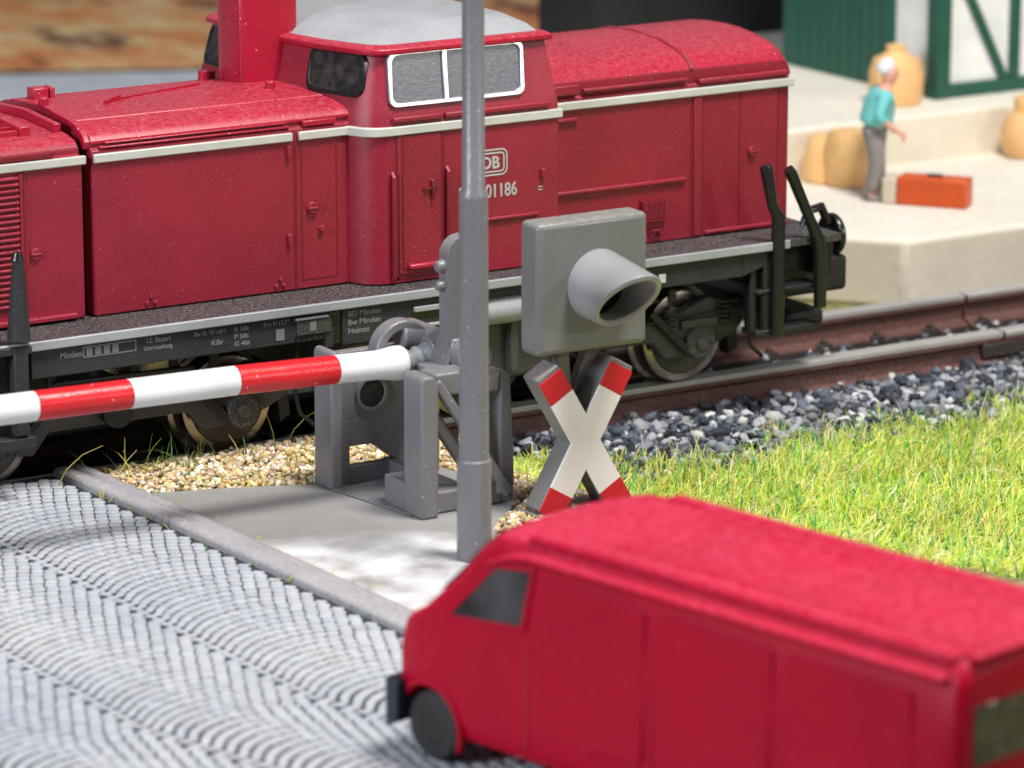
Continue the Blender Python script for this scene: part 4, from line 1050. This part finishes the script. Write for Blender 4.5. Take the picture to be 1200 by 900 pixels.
# ------------------------------------------------------------------ background: platforms, timbered building, dark filler, goods, person
lp = MB(); lp.prism([(4.36, 1.62), (10.5, 1.62), (10.5, 5.3), (3.2, 5.3), (3.2, 3.0)], 'z', -.34, .39)
tag(lp.build('loading_platform', M['platform'], bevel=.06, seg=4), 'low beige stone platform right beside the track, lower of the two', 'platform')
up = MB(); up.box((4.3, 4.95, -.34), (14, 12, .93)); tag(up.build('upper_platform', M['platform'], bevel=.05, seg=3), 'higher pale platform step carrying the green timbered building', 'platform')
bld = empty('half_timbered_building', (8.3, 6.0, .93), 'green and white half timbered building at the edge of the upper platform', 'building')
BX, BY, BZ = 7.85, 5.62, .932
w = MB(); w.box((BX+.04, BY+.04, BZ), (BX+4, BY+3.0, BZ+3.0)); w.build('wall', M['panelwhite'], bld)
w = MB(); w.box((BX-.03, BY+.85, BZ), (BX+.038, BY+3.0, BZ+3.0))
for k in range(10): w.box((BX-.045, BY+.86+k*.2, BZ+.02), (BX-.02, BY+1.03+k*.2, BZ+2.98))
w.build('board_cladding', M['green'], bld, bevel=.006)
t = MB(); t.box((BX-.05, BY-.05, BZ), (BX+.15, BY+.15, BZ+3)); t.box((BX+.15, BY-.03, BZ), (BX+4, BY+.10, BZ+.16)); t.box((BX-.04, BY+.15, BZ), (BX+.08, BY+.85, BZ+.16))
t.box((BX-.04, BY+.15, BZ+1.4), (BX+.08, BY+.85, BZ+1.52)); t.box((BX+.15, BY-.03, BZ+1.4), (BX+4, BY+.10, BZ+1.52))
for k in range(1, 4): t.box((BX+k*1.05, BY-.04, BZ+.16), (BX+k*1.05+.12, BY+.09, BZ+3))
for k in range(3):
    t.bar((BX+.30+k*1.05, BY-.0, BZ+1.42), (BX+.98+k*1.05, BY-.0, BZ+.14), .06, .10)
    t.bar((BX+.30+k*1.05, BY-.0, BZ+2.8), (BX+.98+k*1.05, BY-.0, BZ+1.5), .06, .10)
t.build('timber_frame', M['green'], bld, bevel=.008)
r = MB(); r.prism([(BY-.4, BZ+2.95), (BY+1.5, BZ+4.2), (BY+3.4, BZ+2.95), (BY+3.4, BZ+3.05), (BY+1.5, BZ+4.32), (BY-.4, BZ+3.05)], 'x', BX-.4, BX+4.4); r.build('roof', M['rooftile'], bld, bevel=.02)
sh = empty('dark_filler', (8.6, 11.0, .93), 'added black block filling the dark gap between locomotive hood and green building', 'filler')  # added block standing in for the unidentified dark area behind the hood
w = MB(); w.box((6.4, 10.6, .932), (9.4, 11.9, 3.2)); w.build('wall', M['filler'], sh, bevel=.02)
w = MB(); w.prism([(10.4, 3.15), (11.25, 3.8), (12.1, 3.15)], 'x', 6.2, 9.6); w.build('roof', M['filler'], sh, bevel=.02)

def lathe(prof, x, y, z, n=28, wob=.03, seed=0):
    rr = random.Random(seed); mb = MB(); ph = rr.uniform(0, 6)
    mb.loft([[(x+r*(1+wob*math.sin(3*2*PI*k/n+ph+i*.7))*math.cos(2*PI*k/n), y+r*(1+wob*math.cos(2*2*PI*k/n+ph))*math.sin(2*PI*k/n), z+h) for k in range(n)] for i, (r, h) in enumerate(prof)])
    return mb
SACK = [(.05, 0), (.26, .01), (.33, .08), (.35, .25), (.34, .45), (.30, .58), (.20, .68), (.11, .72), (.10, .76), (.12, .82), (.04, .84)]
s = lathe([(.26, 0), (.30, .03), (.31, .30), (.29, .50), (.22, .56), (.05, .58)], 7.70, 6.02, .932, seed=2)
SB = [(.05, 0), (.28, .01), (.31, .10), (.31, .38), (.26, .52), (.14, .58), (.11, .61), (.12, .67), (.04, .69)]
def put(prof, x, y, z, label, seed, name='sack'):
    o = lathe(prof, x, y, z, seed=seed).build(name, M['tan'], smooth=True); tag(o, label, 'sack', 'tan goods sacks on the platforms'); return o
put(SB, 7.28, 5.66, .932, 'tan goods sack standing on the upper platform behind the person\'s head', 1)
put([(.05, 0), (.22, .01), (.25, .06), (.25, .50), (.22, .60), (.06, .63)], 5.60, 4.28, .392, 'squat tan sack on the lower platform directly left of the person', 2)
put([(.05, 0), (.24, .01), (.25, .08), (.20, .40), (.16, .50), (.05, .53)], 5.52, 4.62, .392, 'smaller tan sack partly hidden at the left of the squat one', 3)
put([(.05, 0), (.20, .01), (.26, .12), (.27, .34), (.20, .48), (.12, .53), (.13, .56), (.13, .68), (.04, .72)], 8.28, 4.55, .392, 'tan sack with a round knotted top at the right edge of the photo', 4)
# suitcase
sc_ = empty('suitcase', (5.72, 2.85, .39), 'orange box shaped suitcase with a cream end lying beside the person', 'suitcase')
def obox(mb, cx, cy, ux, uy, l0, l1, w, z0, z1):
    n = (-uy, ux); P = [(cx+ux*l0+n[0]*-w, cy+uy*l0+n[1]*-w), (cx+ux*l1-n[0]*w, cy+uy*l1-n[1]*w), (cx+ux*l1+n[0]*w, cy+uy*l1+n[1]*w), (cx+ux*l0+n[0]*w, cy+uy*l0+n[1]*w)]
    return mb.prism(P, 'z', z0, z1)
ux, uy = .60, -.80
obox(MB(), 5.72, 2.95, ux, uy, -.35, .42, .15, .392, .70).build('case', M['orange'], sc_, bevel=.03, seg=3)
obox(MB(), 5.72, 2.95, ux, uy, -.52, -.355, .14, .392, .68).build('case_end', M['cream'], sc_, bevel=.03, seg=3)
obox(MB(), 5.72, 2.95, ux, uy, -.05, .12, .02, .70, .73).build('handle', M['navy'], sc_, bevel=.01)

# person: one continuous skinned body, clothing as children
PX, PY, PZ = 5.36, 3.50, .392
fx, fy = .86, -.50      # facing (to the right of the picture)
sxv, syv = .50, .86     # the person's left
def pp(f, s, z): return (PX+fx*f*1.0+sxv*s*1.1, PY+fy*f*1.0+syv*s*1.1, PZ+z*.87)
def skin(name, verts, edges, radii, mat, parent=None, sub=2, root=0):
    me = bpy.data.meshes.new(name); me.from_pydata(verts, edges, []); o = bpy.data.objects.new(name, me); C.objects.link(o)
    md = o.modifiers.new('skin', 'SKIN'); md.use_smooth_shade = True
    for i, r in enumerate(radii):
        sv = me.skin_vertices[0].data[i]; sv.radius = r if hasattr(r, '__len__') else (r, r); sv.use_root = (i == root)
    sb = o.modifiers.new('sub', 'SUBSURF'); sb.levels = sub; sb.render_levels = sub
    bpy.context.view_layer.update(); dg = bpy.context.evaluated_depsgraph_get(); m2 = bpy.data.meshes.new_from_object(o.evaluated_get(dg))
    o.modifiers.clear(); o.data = m2; m2.materials.clear(); m2.materials.append(mat)
    for p in m2.polygons: p.use_smooth = True
    if parent is not None: o.parent = parent; o.matrix_parent_inverse = world(parent).inverted()
    return o
per = empty('person', (PX, PY, PZ), 'white haired person in turquoise shirt and grey trousers walking on the lower platform', 'person')
J = [pp(0, 0, .86), pp(.02, 0, 1.02), pp(.05, 0, 1.22), pp(.09, 0, 1.36), pp(.12, 0, 1.43), pp(.15, 0, 1.53), pp(.16, 0, 1.62), pp(.155, 0, 1.66)]
R_ = [(.13, .12), (.12, .10), (.15, .11), (.12, .09), .055, (.088, .098), (.088, .098), .06]
E_ = [(i, i+1) for i in range(7)]
def limb(root, pts, rad):
    i0 = len(J); 
    for k, (p, r) in enumerate(zip(pts, rad)):
        J.append(p); R_.append(r); E_.append((root if k == 0 else i0+k-1, i0+k))
    return len(J)-1
for s, kf, ff in ((1, .05, .07), (-1, .02, -.05)):
    e_ = limb(0, [pp(0, s*.10, .78), pp(kf, s*.10, .45), pp(ff, s*.10, .10), pp(ff+.02, s*.10, .045), pp(ff+.15, s*.11, .03)], [.085, .058, .04, .038, .03])
hands = []
for s, ef, hf in ((1, -.05, .14), (-1, .0, .20)):
    e_ = limb(3, [pp(.08, s*.19, 1.33), pp(ef, s*.24, 1.08), pp(hf, s*.22, .92), pp(hf+.06, s*.22, .86)], [.055, .042, .03, (.034, .018)])
    for k, (dx, L) in enumerate(((-.024, .055), (-.008, .065), (.008, .062), (.024, .05))):
        p = J[e_]; limb(e_, [(p[0]+fx*(.02+dx*.6), p[1]+fy*(.02+dx*.6)+dx*.4, p[2]-.035), (p[0]+fx*(.028+dx), p[1]+fy*(.028+dx)+dx*.4, p[2]-.035-L*.7)], [.009, .007])
    p = J[e_]; limb(e_-1, [(p[0]+fx*.035, p[1]+fy*.035, p[2]+.01), (p[0]+fx*.05, p[1]+fy*.05, p[2]-.03)], [.010, .008])
skin('body', J, E_, R_, M['skin'], per, 2)
nose = MB(); nose.tube([pp(.225, 0, 1.585), pp(.255, 0, 1.56), pp(.225, 0, 1.545)], [.008, .014, .008], 8); nose.build('nose', M['skin'], per)
# clothes
TJ = [pp(0, 0, .90), pp(.02, 0, 1.04), pp(.05, 0, 1.22), pp(.09, 0, 1.34), pp(.105, 0, 1.39)]
TR = [(.22, .21), (.21, .20), (.225, .19), (.19, .15), .08]
TE = [(0, 1), (1, 2), (2, 3), (3, 4)]
for s, ef, hf in ((1, -.05, .14), (-1, .0, .20)):
    i0 = len(TJ); TJ += [pp(.08, s*.20, 1.33), pp(ef, s*.245, 1.08), pp(ef+(hf-ef)*.45, s*.235, 1.01)]; TR += [.078, .062, .055]; TE += [(3, i0), (i0, i0+1), (i0+1, i0+2)]
skin('shirt', TJ, TE, TR, M['turq'], per, 2, 0)
TJ = [pp(0, 0, .96), pp(0, 0, .84)]; TR = [(.165, .155), (.15, .145)]; TE = [(0, 1)]
for s, kf, ff in ((1, .05, .07), (-1, .02, -.05)):
    i0 = len(TJ); TJ += [pp(0, s*.10, .76), pp(kf, s*.10, .45), pp(ff, s*.10, .09)]; TR += [.115, .095, .085]; TE += [(1, i0), (i0, i0+1), (i0+1, i0+2)]
skin('trousers', TJ, TE, TR, M['trous'], per, 2, 0)
for ff in ((1, .07), (-1, -.05)):
    s, f0 = ff; skin('shoe', [pp(f0-.04, s*.10, .04), pp(f0+.06, s*.10, .04), pp(f0+.16, s*.11, .03)], [(0, 1), (1, 2)], [.045, .045, .035], M['trous'], per, 2)
skin('hair', [pp(.06, 0, 1.56), pp(.08, 0, 1.64), pp(.14, 0, 1.70), pp(.20, 0, 1.695)], [(0, 1), (1, 2), (2, 3)], [.075, .105, .105, .06], M['hair'], per, 2)
for s in (-1, 1):
    MB().tube([pp(.222, s*.032, 1.60), pp(.235, s*.032, 1.60)], [.012, .006], 8).build('eye', M['navy'], per)
# ------------------------------------------------------------------ camera
PH, AZ = math.radians(14), math.radians(58)
fwd = Vector((math.cos(AZ)*math.cos(PH), math.sin(AZ)*math.cos(PH), -math.sin(PH)))
cam = bpy.data.cameras.new('camera'); co = bpy.data.objects.new('camera', cam); C.objects.link(co)
co.location = (-20.88862628, -31.16091337, 9.13926148)
co.rotation_euler = fwd.to_track_quat('-Z', 'Y').to_euler()
cam.sensor_width = 36; cam.sensor_fit = 'HORIZONTAL'; cam.lens = 4800/1200*36; cam.clip_end = 600; cam.clip_start = .5
cam.dof.use_dof = True; cam.dof.focus_distance = 34.6; cam.dof.aperture_fstop = .144/.225
S.camera = co

# ------------------------------------------------------------------ light
wd = bpy.data.worlds.new('World'); S.world = wd; wd.use_nodes = True
bg = wd.node_tree.nodes['Background']; bg.inputs['Color'].default_value = (.86, .92, 1.0, 1); bg.inputs['Strength'].default_value = .20
def area(name, direction, dist, size, power, col, target=(-3, -2.5, .5)):
    l = bpy.data.lights.new(name, 'AREA'); l.shape = 'DISK'; l.size = size; l.energy = power; l.color = col
    o = bpy.data.objects.new(name, l); C.objects.link(o); d = Vector(direction).normalized()
    o.location = Vector(target) + d*dist; o.rotation_euler = (-d).to_track_quat('-Z', 'Y').to_euler()
area('softbox_key', (.12, -.36, 1.0), 30, 9, 13200, (1.0, .97, .93))
area('softbox_low', (.55, -.9, .40), 34, 4, 1900, (1.0, .95, .92))
area('softbox_left', (-.98, -.22, .42), 30, 8, 5800, (.84, .90, 1.0))
S.view_settings.view_transform = 'Standard'; S.view_settings.look = 'None'; S.view_settings.exposure = 0
